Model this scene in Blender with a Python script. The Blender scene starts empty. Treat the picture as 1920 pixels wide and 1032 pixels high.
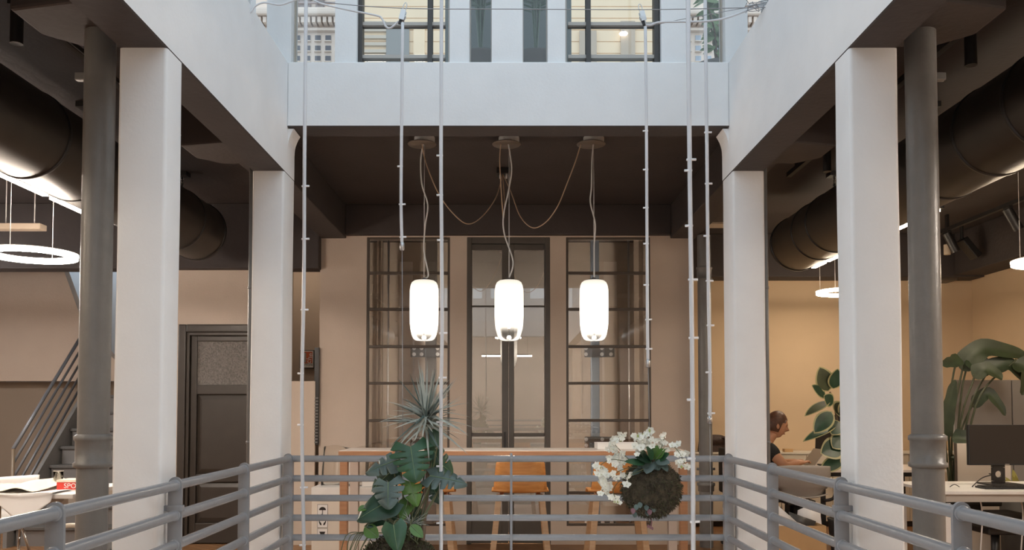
import bpy, bmesh, math, random
from mathutils import Vector, Matrix, noise
R = math.radians
random.seed(11)
scene = bpy.context.scene
COL = scene.collection

# ------------------------------------------------------------------ camera, sky, exposure
F_PX, TILT, HOR, PPX, EYE = 1600.0, R(2.2), 765.0, 953.0, 1.3
PPY = HOR - F_PX * math.tan(TILT)
cam_d = bpy.data.cameras.new('camera')
cam_d.sensor_width = 36.0
cam_d.lens = 36.0 * F_PX / 1920.0
cam_d.shift_x = (960 - PPX) / 1920.0
cam_d.shift_y = (PPY - 516) / 1920.0
cam_d.clip_start = 0.05
cam = bpy.data.objects.new('camera', cam_d)
COL.objects.link(cam)
cam.location = (0, 0, EYE)
cam.rotation_euler = (R(90) + TILT, 0, 0)
scene.camera = cam

world = bpy.data.worlds.new('sky')
scene.world = world
world.use_nodes = True
bg = world.node_tree.nodes['Background']
bg.inputs[0].default_value = (0.76, 0.895, 1.0, 1)
bg.inputs[1].default_value = 1.15
scene.view_settings.view_transform = 'Standard'
scene.view_settings.look = 'None'
scene.view_settings.gamma = 1.0
scene.view_settings.use_curve_mapping = False
scene.view_settings.exposure = 0.35
LAMP = 1.42          # all electric light at once
WARM = (1.0, 0.74, 0.48)

# ------------------------------------------------------------------ measuring: photo pixel -> place at a known depth
def ray(px, py):
    u, v = (px - PPX) / F_PX, (PPY - py) / F_PX
    return Vector((u, math.cos(TILT) - v * math.sin(TILT), math.sin(TILT) + v * math.cos(TILT)))
def at(px, py, y):
    d = ray(px, py); t = y / d.y
    return Vector((d.x * t, y, EYE + d.z * t))
def X(px, y, py=765): return at(px, py, y).x
def Z(py, y): return at(PPX, py, y).z

# ------------------------------------------------------------------ materials
MATS = {}
def mat(name, col, rough=0.6, metal=0.0, var=0.0, vscale=8.0, bump=0.0, bscale=60.0, spec=0.5, emit=None, estr=0.0, sub=0.0):
    if name in MATS: return MATS[name]
    m = bpy.data.materials.new(name); m.use_nodes = True
    nt = m.node_tree; p = nt.nodes['Principled BSDF']
    p.inputs['Base Color'].default_value = (*col, 1)
    p.inputs['Roughness'].default_value = rough
    p.inputs['Metallic'].default_value = metal
    p.inputs['Specular IOR Level'].default_value = spec
    if emit:
        p.inputs['Emission Color'].default_value = (*emit, 1)
        p.inputs['Emission Strength'].default_value = estr
    if var or bump:
        tc = nt.nodes.new('ShaderNodeTexCoord')
        if var:
            n = nt.nodes.new('ShaderNodeTexNoise'); n.inputs['Scale'].default_value = vscale; n.inputs['Detail'].default_value = 5
            nt.links.new(tc.outputs['Object'], n.inputs['Vector'])
            mr = nt.nodes.new('ShaderNodeMapRange')
            mr.inputs['From Min'].default_value = 0.3; mr.inputs['From Max'].default_value = 0.7
            mr.inputs['To Min'].default_value = 1 - var; mr.inputs['To Max'].default_value = 1 + var
            nt.links.new(n.outputs['Fac'], mr.inputs['Value'])
            mx = nt.nodes.new('ShaderNodeMix'); mx.data_type = 'RGBA'; mx.blend_type = 'MULTIPLY'
            mx.inputs['Factor'].default_value = 1; mx.inputs['A'].default_value = (*col, 1)
            nt.links.new(mr.outputs['Result'], mx.inputs['B'])
            nt.links.new(mx.outputs['Result'], p.inputs['Base Color'])
        if bump:
            n2 = nt.nodes.new('ShaderNodeTexNoise'); n2.inputs['Scale'].default_value = bscale; n2.inputs['Detail'].default_value = 4
            nt.links.new(tc.outputs['Object'], n2.inputs['Vector'])
            b = nt.nodes.new('ShaderNodeBump'); b.inputs['Strength'].default_value = bump; b.inputs['Distance'].default_value = 0.02
            nt.links.new(n2.outputs['Fac'], b.inputs['Height'])
            nt.links.new(b.outputs['Normal'], p.inputs['Normal'])
    MATS[name] = m
    return m
def wood(name, c1, c2, rough=0.45, scale=(3, 30, 30)):
    if name in MATS: return MATS[name]
    m = bpy.data.materials.new(name); m.use_nodes = True
    nt = m.node_tree; p = nt.nodes['Principled BSDF']; p.inputs['Roughness'].default_value = rough
    tc = nt.nodes.new('ShaderNodeTexCoord'); mp = nt.nodes.new('ShaderNodeMapping'); mp.inputs['Scale'].default_value = scale
    n = nt.nodes.new('ShaderNodeTexNoise'); n.inputs['Scale'].default_value = 1.5; n.inputs['Detail'].default_value = 6
    cr = nt.nodes.new('ShaderNodeValToRGB')
    cr.color_ramp.elements[0].color = (*c1, 1); cr.color_ramp.elements[1].color = (*c2, 1)
    cr.color_ramp.elements[0].position = 0.35; cr.color_ramp.elements[1].position = 0.68
    nt.links.new(tc.outputs['Object'], mp.inputs['Vector']); nt.links.new(mp.outputs['Vector'], n.inputs['Vector'])
    nt.links.new(n.outputs['Fac'], cr.inputs['Fac']); nt.links.new(cr.outputs['Color'], p.inputs['Base Color'])
    MATS[name] = m
    return m
def glass(name, tint=(0.93, 0.95, 0.95), ior=1.75, rough=0.0):
    m = bpy.data.materials.new(name); m.use_nodes = True
    nt = m.node_tree; nt.nodes.clear()
    o = nt.nodes.new('ShaderNodeOutputMaterial'); mx = nt.nodes.new('ShaderNodeMixShader')
    t = nt.nodes.new('ShaderNodeBsdfTransparent'); t.inputs[0].default_value = (*tint, 1)
    g = nt.nodes.new('ShaderNodeBsdfGlossy'); g.inputs['Roughness'].default_value = rough
    f = nt.nodes.new('ShaderNodeFresnel'); f.inputs['IOR'].default_value = ior
    nt.links.new(f.outputs[0], mx.inputs[0]); nt.links.new(t.outputs[0], mx.inputs[1]); nt.links.new(g.outputs[0], mx.inputs[2])
    nt.links.new(mx.outputs[0], o.inputs[0])
    MATS[name] = m
    return m
def glow(name, col, s):
    m = bpy.data.materials.new(name); m.use_nodes = True
    nt = m.node_tree; nt.nodes.clear()
    o = nt.nodes.new('ShaderNodeOutputMaterial'); e = nt.nodes.new('ShaderNodeEmission')
    e.inputs[0].default_value = (*col, 1); e.inputs[1].default_value = s * LAMP
    nt.links.new(e.outputs[0], o.inputs[0]); MATS[name] = m
    return m
def parquet():
    m = bpy.data.materials.new('parquet'); m.use_nodes = True
    nt = m.node_tree; p = nt.nodes['Principled BSDF']; p.inputs['Roughness'].default_value = 0.4
    tc = nt.nodes.new('ShaderNodeTexCoord'); mp = nt.nodes.new('ShaderNodeMapping'); mp.inputs['Rotation'].default_value = (0, 0, R(45))
    b = nt.nodes.new('ShaderNodeTexBrick'); b.inputs['Scale'].default_value = 1.0
    b.inputs['Brick Width'].default_value = 0.42; b.inputs['Row Height'].default_value = 0.07; b.inputs['Mortar Size'].default_value = 0.003
    b.inputs['Color1'].default_value = (0.33, 0.17, 0.075, 1); b.inputs['Color2'].default_value = (0.25, 0.125, 0.055, 1); b.inputs['Mortar'].default_value = (0.08, 0.04, 0.02, 1)
    nt.links.new(tc.outputs['Object'], mp.inputs['Vector']); nt.links.new(mp.outputs['Vector'], b.inputs['Vector'])
    nt.links.new(b.outputs['Color'], p.inputs['Base Color']); MATS['parquet'] = m
    return m

PLASTER = mat('white_plaster', (0.80, 0.81, 0.82), 0.85, var=0.025, vscale=5, bump=0.05, bscale=70)
DARK = mat('dark_brown_paint', (0.053, 0.043, 0.041), 0.75, var=0.10, vscale=3, bump=0.12, bscale=30)
BEIGE = mat('beige_wall_paint', (0.57, 0.48, 0.405), 0.85, var=0.03, vscale=4, bump=0.12, bscale=60)
TAUPE = mat('taupe_wall_paint', (0.54, 0.44, 0.36), 0.85, var=0.03, vscale=4, bump=0.1, bscale=60)
CREAM = mat('cream_wall_paint', (0.62, 0.47, 0.31), 0.8, var=0.02, vscale=4)
WHITE = mat('white_lacquer', (0.80, 0.79, 0.77), 0.45, var=0.02)
RAILP = mat('grey_rail_paint', (0.26, 0.27, 0.29), 0.26, var=0.03, vscale=25, bump=0.05, bscale=90)
PIPEP = mat('grey_pipe_paint', (0.19, 0.187, 0.183), 0.36, var=0.08, vscale=12, bump=0.08, bscale=50)
DUCT = mat('black_duct_metal', (0.085, 0.076, 0.068), 0.40, metal=0.85, var=0.08, vscale=5)
BLACK = mat('black_metal', (0.016, 0.015, 0.015), 0.4)
BLACKP = mat('black_plastic', (0.02, 0.02, 0.022), 0.5)
FRAME = mat('bronze_window_frame', (0.085, 0.068, 0.055), 0.4, var=0.08)
DOORD = mat('dark_grey_door_paint', (0.085, 0.075, 0.065), 0.42, var=0.06, bump=0.04)
DOORW = mat('dark_brown_door_paint', (0.040, 0.032, 0.026), 0.42, var=0.08)
STEEL = mat('brushed_steel', (0.55, 0.55, 0.56), 0.3, metal=0.9)
CHROME = mat('chrome', (0.7, 0.7, 0.7), 0.12, metal=1.0)
TUBEM = mat('milky_tube', (0.66, 0.67, 0.70), 0.3, var=0.03)
CLIPM = mat('white_clip', (0.88, 0.88, 0.90), 0.4)
WIREM = mat('grey_wire', (0.30, 0.30, 0.31), 0.4, metal=0.5)
CORDW = mat('silver_cord', (0.74, 0.73, 0.72), 0.45)
CORDT = mat('tan_cord', (0.46, 0.33, 0.23), 0.6)
PLYW = wood('orange_plywood', (0.55, 0.22, 0.055), (0.68, 0.31, 0.09))
OAKW = wood('oak_wood', (0.42, 0.25, 0.13), (0.52, 0.33, 0.19))
EDGEW = wood('table_edge_wood', (0.34, 0.17, 0.09), (0.43, 0.23, 0.125))
LAMIN = mat('pale_laminate', (0.74, 0.66, 0.60), 0.4, var=0.02)
PAPER = mat('white_paper', (0.82, 0.81, 0.80), 0.8)
PAPERC = mat('cream_paper', (0.78, 0.70, 0.55), 0.8)
CARTON = mat('white_carton', (0.72, 0.66, 0.58), 0.7, var=0.03)
KRAFT = mat('kraft_carton', (0.52, 0.33, 0.16), 0.75, var=0.04)
LEAFD = mat('dark_green_leaf', (0.018, 0.055, 0.030), 0.36, var=0.30, vscale=14)
LEAFM = mat('mid_green_leaf', (0.028, 0.085, 0.040), 0.36, var=0.28, vscale=14)
LEAFB = mat('bright_green_leaf', (0.085, 0.185, 0.040), 0.38, var=0.25, vscale=14)
STREL = mat('strelitzia_leaf', (0.030, 0.045, 0.022), 0.5, var=0.35, vscale=10)
MIDRIB = mat('pale_midrib', (0.16, 0.24, 0.12), 0.45)
LEAFG = mat('grey_green_leaf', (0.085, 0.125, 0.115), 0.36, var=0.30, vscale=14)
SPIKE = mat('silvery_spike_leaf', (0.36, 0.39, 0.35), 0.36, var=0.35, vscale=14)
STEMM = mat('green_stem', (0.10, 0.115, 0.055), 0.5, var=0.2)
BARK = mat('brown_bark', (0.15, 0.11, 0.075), 0.8, var=0.3, vscale=40, bump=0.4)
MOSS = mat('brown_moss', (0.055, 0.043, 0.026), 0.95, var=0.5, vscale=30, bump=0.9, bscale=70)
MOSSG = mat('green_moss', (0.070, 0.074, 0.036), 0.95, var=0.5, vscale=60)
PETAL = mat('white_petal', (0.86, 0.87, 0.80), 0.55, var=0.04)
BUD = mat('green_bud', (0.40, 0.47, 0.16), 0.5)
PURPLE = mat('mauve_leaf', (0.21, 0.10, 0.12), 0.5, var=0.2)
GLASS = glass('window_glass', (0.92, 0.915, 0.90), ior=2.15)
CLEAR = glass('clear_glass', (0.95, 0.96, 0.96), ior=1.4)
LED = glow('led_warm', (1.0, 0.85, 0.71), 32.0)
RINGL = glow('led_ring', (1.0, 0.86, 0.73), 92.0)
FILLN = glow('fill_neutral', (1.0, 0.98, 0.96), 78.0)  # glow of the added fill rings out of view
FILLG = glow('fill_ground_floor', (1.0, 0.98, 0.96), 38.0)  # glow of the added fill rings below the gallery
LEDR = glow('led_right_room', (1.0, 0.80, 0.58), 24.0)
RINGR = glow('ring_right_room', (1.0, 0.81, 0.60), 33.0)
PARQ = parquet()

# ------------------------------------------------------------------ mesh building
ORG = {}
class MB:
    def __init__(s): s.v = []; s.f = []; s.m = []; s.mi = 0
    def add(s, vs, fs):
        o = len(s.v); s.v += [Vector(p) for p in vs]
        for f in fs: s.f.append([i + o for i in f]); s.m.append(s.mi)
        return s
    def box(s, a, b):
        x0, x1 = sorted((a[0], b[0])); y0, y1 = sorted((a[1], b[1])); z0, z1 = sorted((a[2], b[2]))
        return s.add([(x0,y0,z0),(x1,y0,z0),(x1,y1,z0),(x0,y1,z0),(x0,y0,z1),(x1,y0,z1),(x1,y1,z1),(x0,y1,z1)],
                     [(0,3,2,1),(4,5,6,7),(0,1,5,4),(1,2,6,5),(2,3,7,6),(3,0,4,7)])
    def obox(s, c, size, rot=None):
        h = [k / 2 for k in size]; c = Vector(c); rot = rot or Matrix.Identity(3)
        vs = [c + rot @ Vector((sx*h[0], sy*h[1], sz*h[2])) for sz in (-1, 1) for sx, sy in ((-1,-1),(1,-1),(1,1),(-1,1))]
        return s.add(vs, [(0,3,2,1),(4,5,6,7),(0,1,5,4),(1,2,6,5),(2,3,7,6),(3,0,4,7)])
    def bar(s, p, q, w, d, up=(0, 0, 1)):
        p, q = Vector(p), Vector(q); t = (q - p); L = t.length; t.normalize()
        u = Vector(up)
        if abs(t.dot(u)) > 0.98: u = Vector((0, 1, 0))
        sx = t.cross(u).normalized(); u2 = sx.cross(t)
        return s.obox((p + q) / 2, (w, L, d), Matrix((sx, t, u2)).transposed())
    def tube(s, pts, r, n=8, cap=True):
        pts = [Vector(p) for p in pts]; rs = r if isinstance(r, (list, tuple)) else [r] * len(pts)
        o = len(s.v); up = None; k = len(pts)
        for i, p in enumerate(pts):
            t = (pts[min(i+1, k-1)] - pts[max(i-1, 0)])
            t = t.normalized() if t.length > 1e-9 else Vector((0, 0, 1))
            if up is None:
                up = Vector((1, 0, 0)) if abs(t.x) < 0.8 else Vector((0, 0, 1))
            a = t.cross(up).normalized(); b = a.cross(t); up = b
            for j in range(n):
                g = 2 * math.pi * j / n
                s.v.append(p + (a * math.cos(g) + b * math.sin(g)) * rs[i])
        for i in range(k - 1):
            for j in range(n):
                s.f.append([o+i*n+j, o+i*n+(j+1)%n, o+(i+1)*n+(j+1)%n, o+(i+1)*n+j]); s.m.append(s.mi)
        if cap:
            s.f.append([o+j for j in reversed(range(n))]); s.m.append(s.mi)
            s.f.append([o+(k-1)*n+j for j in range(n)]); s.m.append(s.mi)
        return s
    def lathe(s, prof, n=24, c=(0, 0, 0), axis='z', cap=True):
        o = len(s.v); c = Vector(c); k = len(prof)
        for r, h in prof:
            for j in range(n):
                g = 2 * math.pi * j / n; a, b = r * math.cos(g), r * math.sin(g)
                s.v.append(c + Vector({'z': (a, b, h), 'y': (a, h, -b), 'x': (h, a, b)}[axis]))
        for i in range(k - 1):
            for j in range(n):
                s.f.append([o+i*n+j, o+i*n+(j+1)%n, o+(i+1)*n+(j+1)%n, o+(i+1)*n+j]); s.m.append(s.mi)
        if cap:
            s.f.append([o+j for j in reversed(range(n))]); s.m.append(s.mi)
            s.f.append([o+(k-1)*n+j for j in range(n)]); s.m.append(s.mi)
        return s
    def prism(s, poly, d0, d1, plane='xz'):
        n = len(poly)
        def P(a, b, d): return {'xz': (a, d, b), 'xy': (a, b, d), 'yz': (d, a, b)}[plane]
        vs = [P(a, b, d0) for a, b in poly] + [P(a, b, d1) for a, b in poly]
        return s.add(vs, [list(range(n)), list(range(2*n-1, n-1, -1))] + [[i, i+n, (i+1) % n + n, (i+1) % n] for i in range(n)])
    def grid(s, P, close=False):
        nu, nv = len(P), len(P[0]); o = len(s.v)
        for row in P: s.v += [Vector(p) for p in row]
        for i in range(nu - 1):
            for j in range(nv - 1 + (1 if close else 0)):
                j2 = (j + 1) % nv
                s.f.append([o+i*nv+j, o+i*nv+j2, o+(i+1)*nv+j2, o+(i+1)*nv+j]); s.m.append(s.mi)
        return s
    def sphere(s, c, r, nu=10, nv=14):
        c = Vector(c); rr = r if isinstance(r, (tuple, list)) else (r, r, r)
        return s.grid([[c + Vector((rr[0]*math.sin(math.pi*i/nu)*math.cos(2*math.pi*j/nv), rr[1]*math.sin(math.pi*i/nu)*math.sin(2*math.pi*j/nv), rr[2]*math.cos(math.pi*i/nu))) for j in range(nv)] for i in range(nu+1)], True)
    def sheet(s, P, th):
        nu, nv = len(P), len(P[0]); P = [[Vector(p) for p in r] for r in P]; Q = []
        for i in range(nu):
            row = []
            for j in range(nv):
                du = P[min(i+1,nu-1)][j] - P[max(i-1,0)][j]; dv = P[i][min(j+1,nv-1)] - P[i][max(j-1,0)]
                nrm = du.cross(dv); nrm = nrm.normalized() if nrm.length > 1e-12 else Vector((0,0,1))
                row.append(P[i][j] + nrm * th)
            Q.append(row)
        o = len(s.v); s.grid(P); o2 = len(s.v); s.grid(Q)
        rim = [(0, j) for j in range(nv)] + [(i, nv-1) for i in range(1, nu)] + [(nu-1, j) for j in range(nv-2, -1, -1)] + [(i, 0) for i in range(nu-2, 0, -1)]
        for a, b in zip(rim, rim[1:] + rim[:1]):
            s.f.append([o+a[0]*nv+a[1], o+b[0]*nv+b[1], o2+b[0]*nv+b[1], o2+a[0]*nv+a[1]]); s.m.append(s.mi)
        return s
    def build(s, name, m, parent=None, org=None, bevel=0.0, seg=2, smooth=False, auto=False):
        me = bpy.data.meshes.new(name)
        if parent is not None: org = ORG[parent]
        elif org is None:
            xs = [v.x for v in s.v]; ys = [v.y for v in s.v]; zs = [v.z for v in s.v]
            org = Vector(((min(xs)+max(xs))/2, (min(ys)+max(ys))/2, min(zs)))
        org = Vector(org)
        me.from_pydata([v - org for v in s.v], [], s.f)
        for mm in (m if isinstance(m, (list, tuple)) else [m]): me.materials.append(mm)
        for p, i in zip(me.polygons, s.m): p.material_index = i
        b = bmesh.new(); b.from_mesh(me)
        bmesh.ops.recalc_face_normals(b, faces=b.faces)
        if bevel:
            es = [e for e in b.edges if len(e.link_faces) == 2 and e.calc_face_angle(0) > 0.5]
            bmesh.ops.bevel(b, geom=es, offset=bevel, segments=seg, affect='EDGES', profile=0.6, clamp_overlap=True)
        if auto:
            for e in b.edges: e.smooth = not (len(e.link_faces) == 2 and e.calc_face_angle(0) > R(38))
        for f in b.faces: f.smooth = smooth or auto
        b.to_mesh(me); b.free()
        o = bpy.data.objects.new(name, me); COL.objects.link(o)
        if parent is not None: o.parent = parent; ORG[o] = org
        else: o.location = org; ORG[o] = org
        return o
def tag(o, label, cat, group=None, kind=None):
    o['label'] = label; o['category'] = cat
    if group: o['group'] = group
    if kind: o['kind'] = kind
    return o
def thing(name, label, cat, loc, group=None):
    o = bpy.data.objects.new(name, None); COL.objects.link(o); o.empty_display_size = 0.05
    o.location = loc; ORG[o] = Vector(loc)
    return tag(o, label, cat, group)
def struct(name, label=None, loc=(0, 0, 0)):
    o = bpy.data.objects.new(name, None); COL.objects.link(o); o.empty_display_size = 0.05
    o.location = loc; ORG[o] = Vector(loc); o['kind'] = 'structure'
    if label: o['label'] = label
    return o
def st(o, label=None):
    o['kind'] = 'structure'
    if label: o['label'] = label
    return o
def copy_tree(o, parent=None, loc=None):
    c = o.copy(); COL.objects.link(c); c.parent = parent
    if loc is not None: c.location = loc; ORG[c] = Vector(loc)
    for ch in o.children: copy_tree(ch, c)
    return c
def instance(src, name, parent, world_mat):
    o = bpy.data.objects.new(name, src.data); COL.objects.link(o); o.parent = parent
    o.matrix_local = Matrix.Translation(-ORG[parent]) @ world_mat
    return o
def text_mesh(name, txt, size, m, parent, mw, extrude=0.0005):
    cu = bpy.data.curves.new(name, 'FONT'); cu.body = txt; cu.size = size; cu.extrude = extrude; cu.align_x = 'CENTER'; cu.align_y = 'CENTER'
    t = bpy.data.objects.new(name, cu); COL.objects.link(t)
    dg = bpy.context.evaluated_depsgraph_get(); me = bpy.data.meshes.new_from_object(t.evaluated_get(dg))
    bpy.data.objects.remove(t); me.materials.clear(); me.materials.append(m)
    o = bpy.data.objects.new(name, me); COL.objects.link(o); o.parent = parent
    o.matrix_local = Matrix.Translation(-ORG[parent]) @ mw
    return o
def spline(pts, k=8):
    pts = [Vector(p) for p in pts]; out = []
    for i in range(len(pts) - 1):
        p0, p1, p2, p3 = pts[max(i-1,0)], pts[i], pts[i+1], pts[min(i+2,len(pts)-1)]
        for j in range(k):
            t = j / k
            out.append(0.5*((2*p1)+(p2-p0)*t+(2*p0-5*p1+4*p2-p3)*t*t+(3*p1-p0-3*p2+p3)*t**3))
    return out + [pts[-1]]

# ================================================================== THE SHELL
XI, XO = 1.275, 1.455            # inner / outer face of columns and side beams
CEIL = 3.25
BEAMZ, TOPZ = 2.645, 3.30
YB0, YB1 = 4.80, 5.04            # back columns
YW = 8.16                        # face of the window wall
LX, RX = -6.3, 5.35
VX, VY0, VY1 = 1.268, -3.0, 4.86 # the void
def slab(z0, z1, hole=None):
    b = MB()
    b.box((LX-.2, -7.2, z0), (-VX, 10.9, z1)); b.box((VX, -7.2, z0), (RX+.2, 10.9, z1))
    b.box((-VX, -7.2, z0), (VX, VY0, z1)); b.box((-VX, VY1, z0), (VX, 10.9, z1))
    return b
st(slab(-0.25, 0.0).build('floor', PARQ, org=(0, 0, 0)), 'herringbone wooden floor of the gallery round the light well')
b = MB()   # slab over the rooms, open above the void and above the stair
b.box((LX-.2, -7.2, CEIL), (-XI-.03, 9.95, 3.295)); b.box((XI+.03, -7.2, CEIL), (RX+.2, 10.9, 3.295)); b.box((-3.55, 9.95, CEIL), (-XI-.03, 10.9, 3.295))
b.box((-XI-.03, -7.2, CEIL), (XI+.03, VY0-.05, 3.295)); b.box((-XI-.03, VY1+.05, CEIL), (XI+.03, 10.9, 3.295))
st(b.build('ceiling', DARK, org=(0, 0, CEIL)), 'dark brown painted concrete ceiling over the gallery')
st(MB().box((LX-.2, -7.2, -3.6), (RX+.2, 10.9, -3.4)).build('floor_lower', mat('pale_stone', (0.66, 0.65, 0.63), 0.6)), 'pale floor at the bottom of the light well')
for nm, a, c in (('wall_lower_left', (LX-.2, -7.2, -3.4), (LX, 10.9, -.25)), ('wall_lower_right', (RX, -7.2, -3.4), (RX+.2, 10.9, -.25)),
                 ('wall_lower_back', (LX, 10.7, -3.4), (RX, 10.9, -.25)), ('wall_lower_front', (LX, -7.2, -3.4), (RX, -7.0, -.25))):
    st(MB().box(a, c).build(nm, PLASTER))
st(MB().box((LX-.2, -7.2, 0), (LX, 10.9, CEIL)).build('wall_left', TAUPE), 'taupe side wall of the left room')
st(MB().box((LX, -7.2, 0), (RX, -7.0, CEIL)).build('wall_front', BEIGE), 'beige wall at the near end of the gallery')
w = MB(); w.box((RX, -7.2, 0), (RX+.2, 10.9, CEIL)); st(w.build('wall_right', CREAM), 'cream side wall of the right room')

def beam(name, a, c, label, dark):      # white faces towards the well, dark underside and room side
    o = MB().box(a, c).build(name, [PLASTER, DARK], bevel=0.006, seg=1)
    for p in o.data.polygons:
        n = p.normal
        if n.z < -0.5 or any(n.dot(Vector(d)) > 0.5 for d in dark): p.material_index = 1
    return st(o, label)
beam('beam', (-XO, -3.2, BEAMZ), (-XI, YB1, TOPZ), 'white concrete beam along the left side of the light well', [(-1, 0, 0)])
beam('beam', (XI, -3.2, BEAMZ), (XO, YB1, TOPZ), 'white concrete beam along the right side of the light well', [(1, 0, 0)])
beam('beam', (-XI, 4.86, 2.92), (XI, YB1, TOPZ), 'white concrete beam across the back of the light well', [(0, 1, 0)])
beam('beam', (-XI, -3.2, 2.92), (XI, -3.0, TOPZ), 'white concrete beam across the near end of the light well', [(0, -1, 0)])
# ceiling beams, painted dark
for x0, x1, lb in ((-1.80, -1.56, 'left'), (1.56, 1.80, 'right')):
    st(MB().box((x0, YB1, 2.93), (x1, YW+.1, CEIL)).build('beam', DARK, bevel=.01), f'dark ceiling beam running to the window wall, on the {lb}')
st(MB().box((-1.56, YW-.06, 2.955), (1.56, YW+.1, CEIL)).build('beam', DARK, bevel=.01), 'dark ceiling beam along the top of the window wall')
zt = Z(507, YW)
st(MB().box((LX, YW-.10, zt), (-1.80, YW+.12, CEIL)).build('beam', DARK, bevel=.01), 'dark ceiling beam above the brown panelled door')
zr = Z(527, 9.8)
st(MB().box((1.80, 9.5, zr), (RX-.02, 9.8, CEIL)).build('beam', DARK, bevel=.01), 'dark ceiling beam along the back of the right room')
st(MB().box((RX-.35, 1.0, zr+.02), (RX-.001, 9.5, CEIL)).build('beam', DARK, bevel=.01), 'dark ceiling beam along the side wall of the right room')

# columns
def column(x0, x1, y0, y1, z1, label, cap=0):
    root = struct('column', label, ((x0+x1)/2, (y0+y1)/2, 0))
    b = MB(); n = 26
    rows = []
    for i in range(n + 1):
        z = z1 * i / n
        w = [noise.noise(Vector((x0*7+k*3.1, y0*5, z*1.3))) * 0.004 for k in range(4)]
        rows.append([(x0+w[0], y0+w[1], z), (x1+w[2], y0+w[1], z), (x1+w[2], y1+w[3], z), (x0+w[0], y1+w[3], z)])
    b.grid(rows, True); o = len(b.v); b.add(rows[0], [(3, 2, 1, 0)]); b.add(rows[-1], [(0, 1, 2, 3)])
    s = b.build('shaft', PLASTER, root)
    bm = bmesh.new(); bm.from_mesh(s.data); bmesh.ops.remove_doubles(bm, verts=bm.verts, dist=1e-5)
    es = [e for e in bm.edges if len(e.link_faces) == 2 and e.calc_face_angle(0) > .8 and abs((e.verts[0].co-e.verts[1].co).normalized().z) > .9]
    bmesh.ops.bevel(bm, geom=es, offset=0.014, segments=3, affect='EDGES', profile=.5)
    for f in bm.faces: f.smooth = True
    for e in bm.edges: e.smooth = not (len(e.link_faces) == 2 and e.calc_face_angle(0) > R(45))
    bm.to_mesh(s.data); bm.free()
    if cap:      # small curved bracket at the head, on the well side
        xe = x1 if cap > 0 else x0
        poly = [(xe - cap*.02, 2.80)] + [(xe + cap*(.034*(k/6)**2.2), 2.80 + .115*k/6) for k in range(7)] + [(xe - cap*.02, 2.915)]
        MB().prism(poly, YB1-.16, YB1-.004, 'xz').build('capital', PLASTER, root)
    return root
for sx, nm in ((-1, 'left'), (1, 'right')):
    xa, xb = sorted((sx*XI, sx*XO))
    column(xa, xb, 3.14, 3.292, BEAMZ, f'white plastered column beside the {"grey railing with the red box behind" if sx < 0 else "thick grey pipe by the monitor desk"}')
    column(xa, xb, YB0, YB1-.003, BEAMZ, f'white plastered column at the back corner of the well, {nm} of the wooden stools', cap=-sx)
    column(xa, xb, 1.45, 1.61, BEAMZ, f'white plastered column near the camera on the {nm}')
    column(xa, xb, -3.2, -3.0, BEAMZ, f'white plastered column at the near {nm} corner of the well')
    for y0, y1, wh in ((3.06, 3.50, 'beside the thick grey pipe'), (4.74, 5.2, 'behind the back corner column')):      # haunched head of the frame, dark
        xo = sx*1.88
        poly = [(sx*XO, y0), (xo, y0+.10), (xo, y1-.12), (sx*1.76, y1), (sx*XO, y1)]
        st(MB().prism(poly, 2.80, CEIL, 'xy').build('beam', DARK, bevel=.012), f'dark chamfered beam head under the ceiling, {nm} side, {wh}')

# ------------------------------------------------------------------ window wall with its openings
def yx(px): return X(px, YW)
W1 = (yx(686), yx(843)); DD = (yx(875), yx(1032)); W3 = (yx(1062), yx(1221))
ZTOP, ZSILL = Z(445, YW), Z(987, YW)
wx0, wx1 = yx(598), yx(1302)
b = MB()
for x0, x1 in ((wx0, W1[0]), (W1[1], DD[0]), (DD[1], W3[0]), (W3[1], wx1)):
    b.box((x0, YW, 0), (x1, YW+.16, 2.955))
for x0, x1 in (W1, W3): b.box((x0, YW, 0), (x1, YW+.16, ZSILL))
for x0, x1 in (W1, DD, W3): b.box((x0, YW, ZTOP), (x1, YW+.16, 2.955))
b.box((-1.56, YW+.1, 2.955), (1.56, YW+.16, CEIL)); b.box((wx0, YW+.1, 2.93), (-1.56, YW+.16, CEIL)); b.box((1.56, YW+.1, 2.93), (wx1, YW+.16, CEIL))
st(b.build('wall_back', BEIGE, org=(0, YW, 0)), 'beige wall holding the tall windows and glazed door')
# shaft behind it
b = MB(); b.box((wx0, YW+.16, 0), (wx0+.12, 10.7, CEIL)); b.box((wx1-.12, YW+.16, 0), (wx1, 10.7, CEIL)); b.box((wx0+.12, 10.0, 0), (wx1-.12, 10.1, CEIL))
st(b.build('wall_shaft', mat('shaft_wall_paint', (0.44, 0.375, 0.32), .8, var=.05)), 'brown walls of the lift shaft behind the windows')
bars = [512, 580, 650, 719, 789, 858, 925]
def window(n, x0, x1, z0, z1, label):
    root = struct(f'window_{n}', label, ((x0+x1)/2, YW, z0))
    y0, y1 = YW+.005, YW+.05
    f = MB(); t = .022
    f.box((x0, y0, z0), (x0+t, y1, z1)); f.box((x1-t, y0, z0), (x1, y1, z1)); f.box((x0+t, y0, z0), (x1-t, y1, z0+t)); f.box((x0+t, y0, z1-t), (x1-t, y1, z1))
    f.build('window_frame', FRAME, root, bevel=.003, seg=1)
    zs = [z1-t] + [Z(p, YW) for p in bars] + [z0+t]
    for z in zs[1:-1]:
        MB().box((x0+t, y0-.006, z-.013), (x1-t, y1, z+.013)).build('glazing_bar', FRAME, root, bevel=.004, seg=1)
    for a, c in zip(zs[1:], zs[:-1]):
        MB().box((x0+t, y0+.02, a+.013), (x1-t, y0+.026, c-.013)).build('pane', GLASS, root)
    return root
window(1, W1[0], W1[1], ZSILL, ZTOP, 'tall bronze framed window of stacked panes, left of the glazed door')
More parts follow.
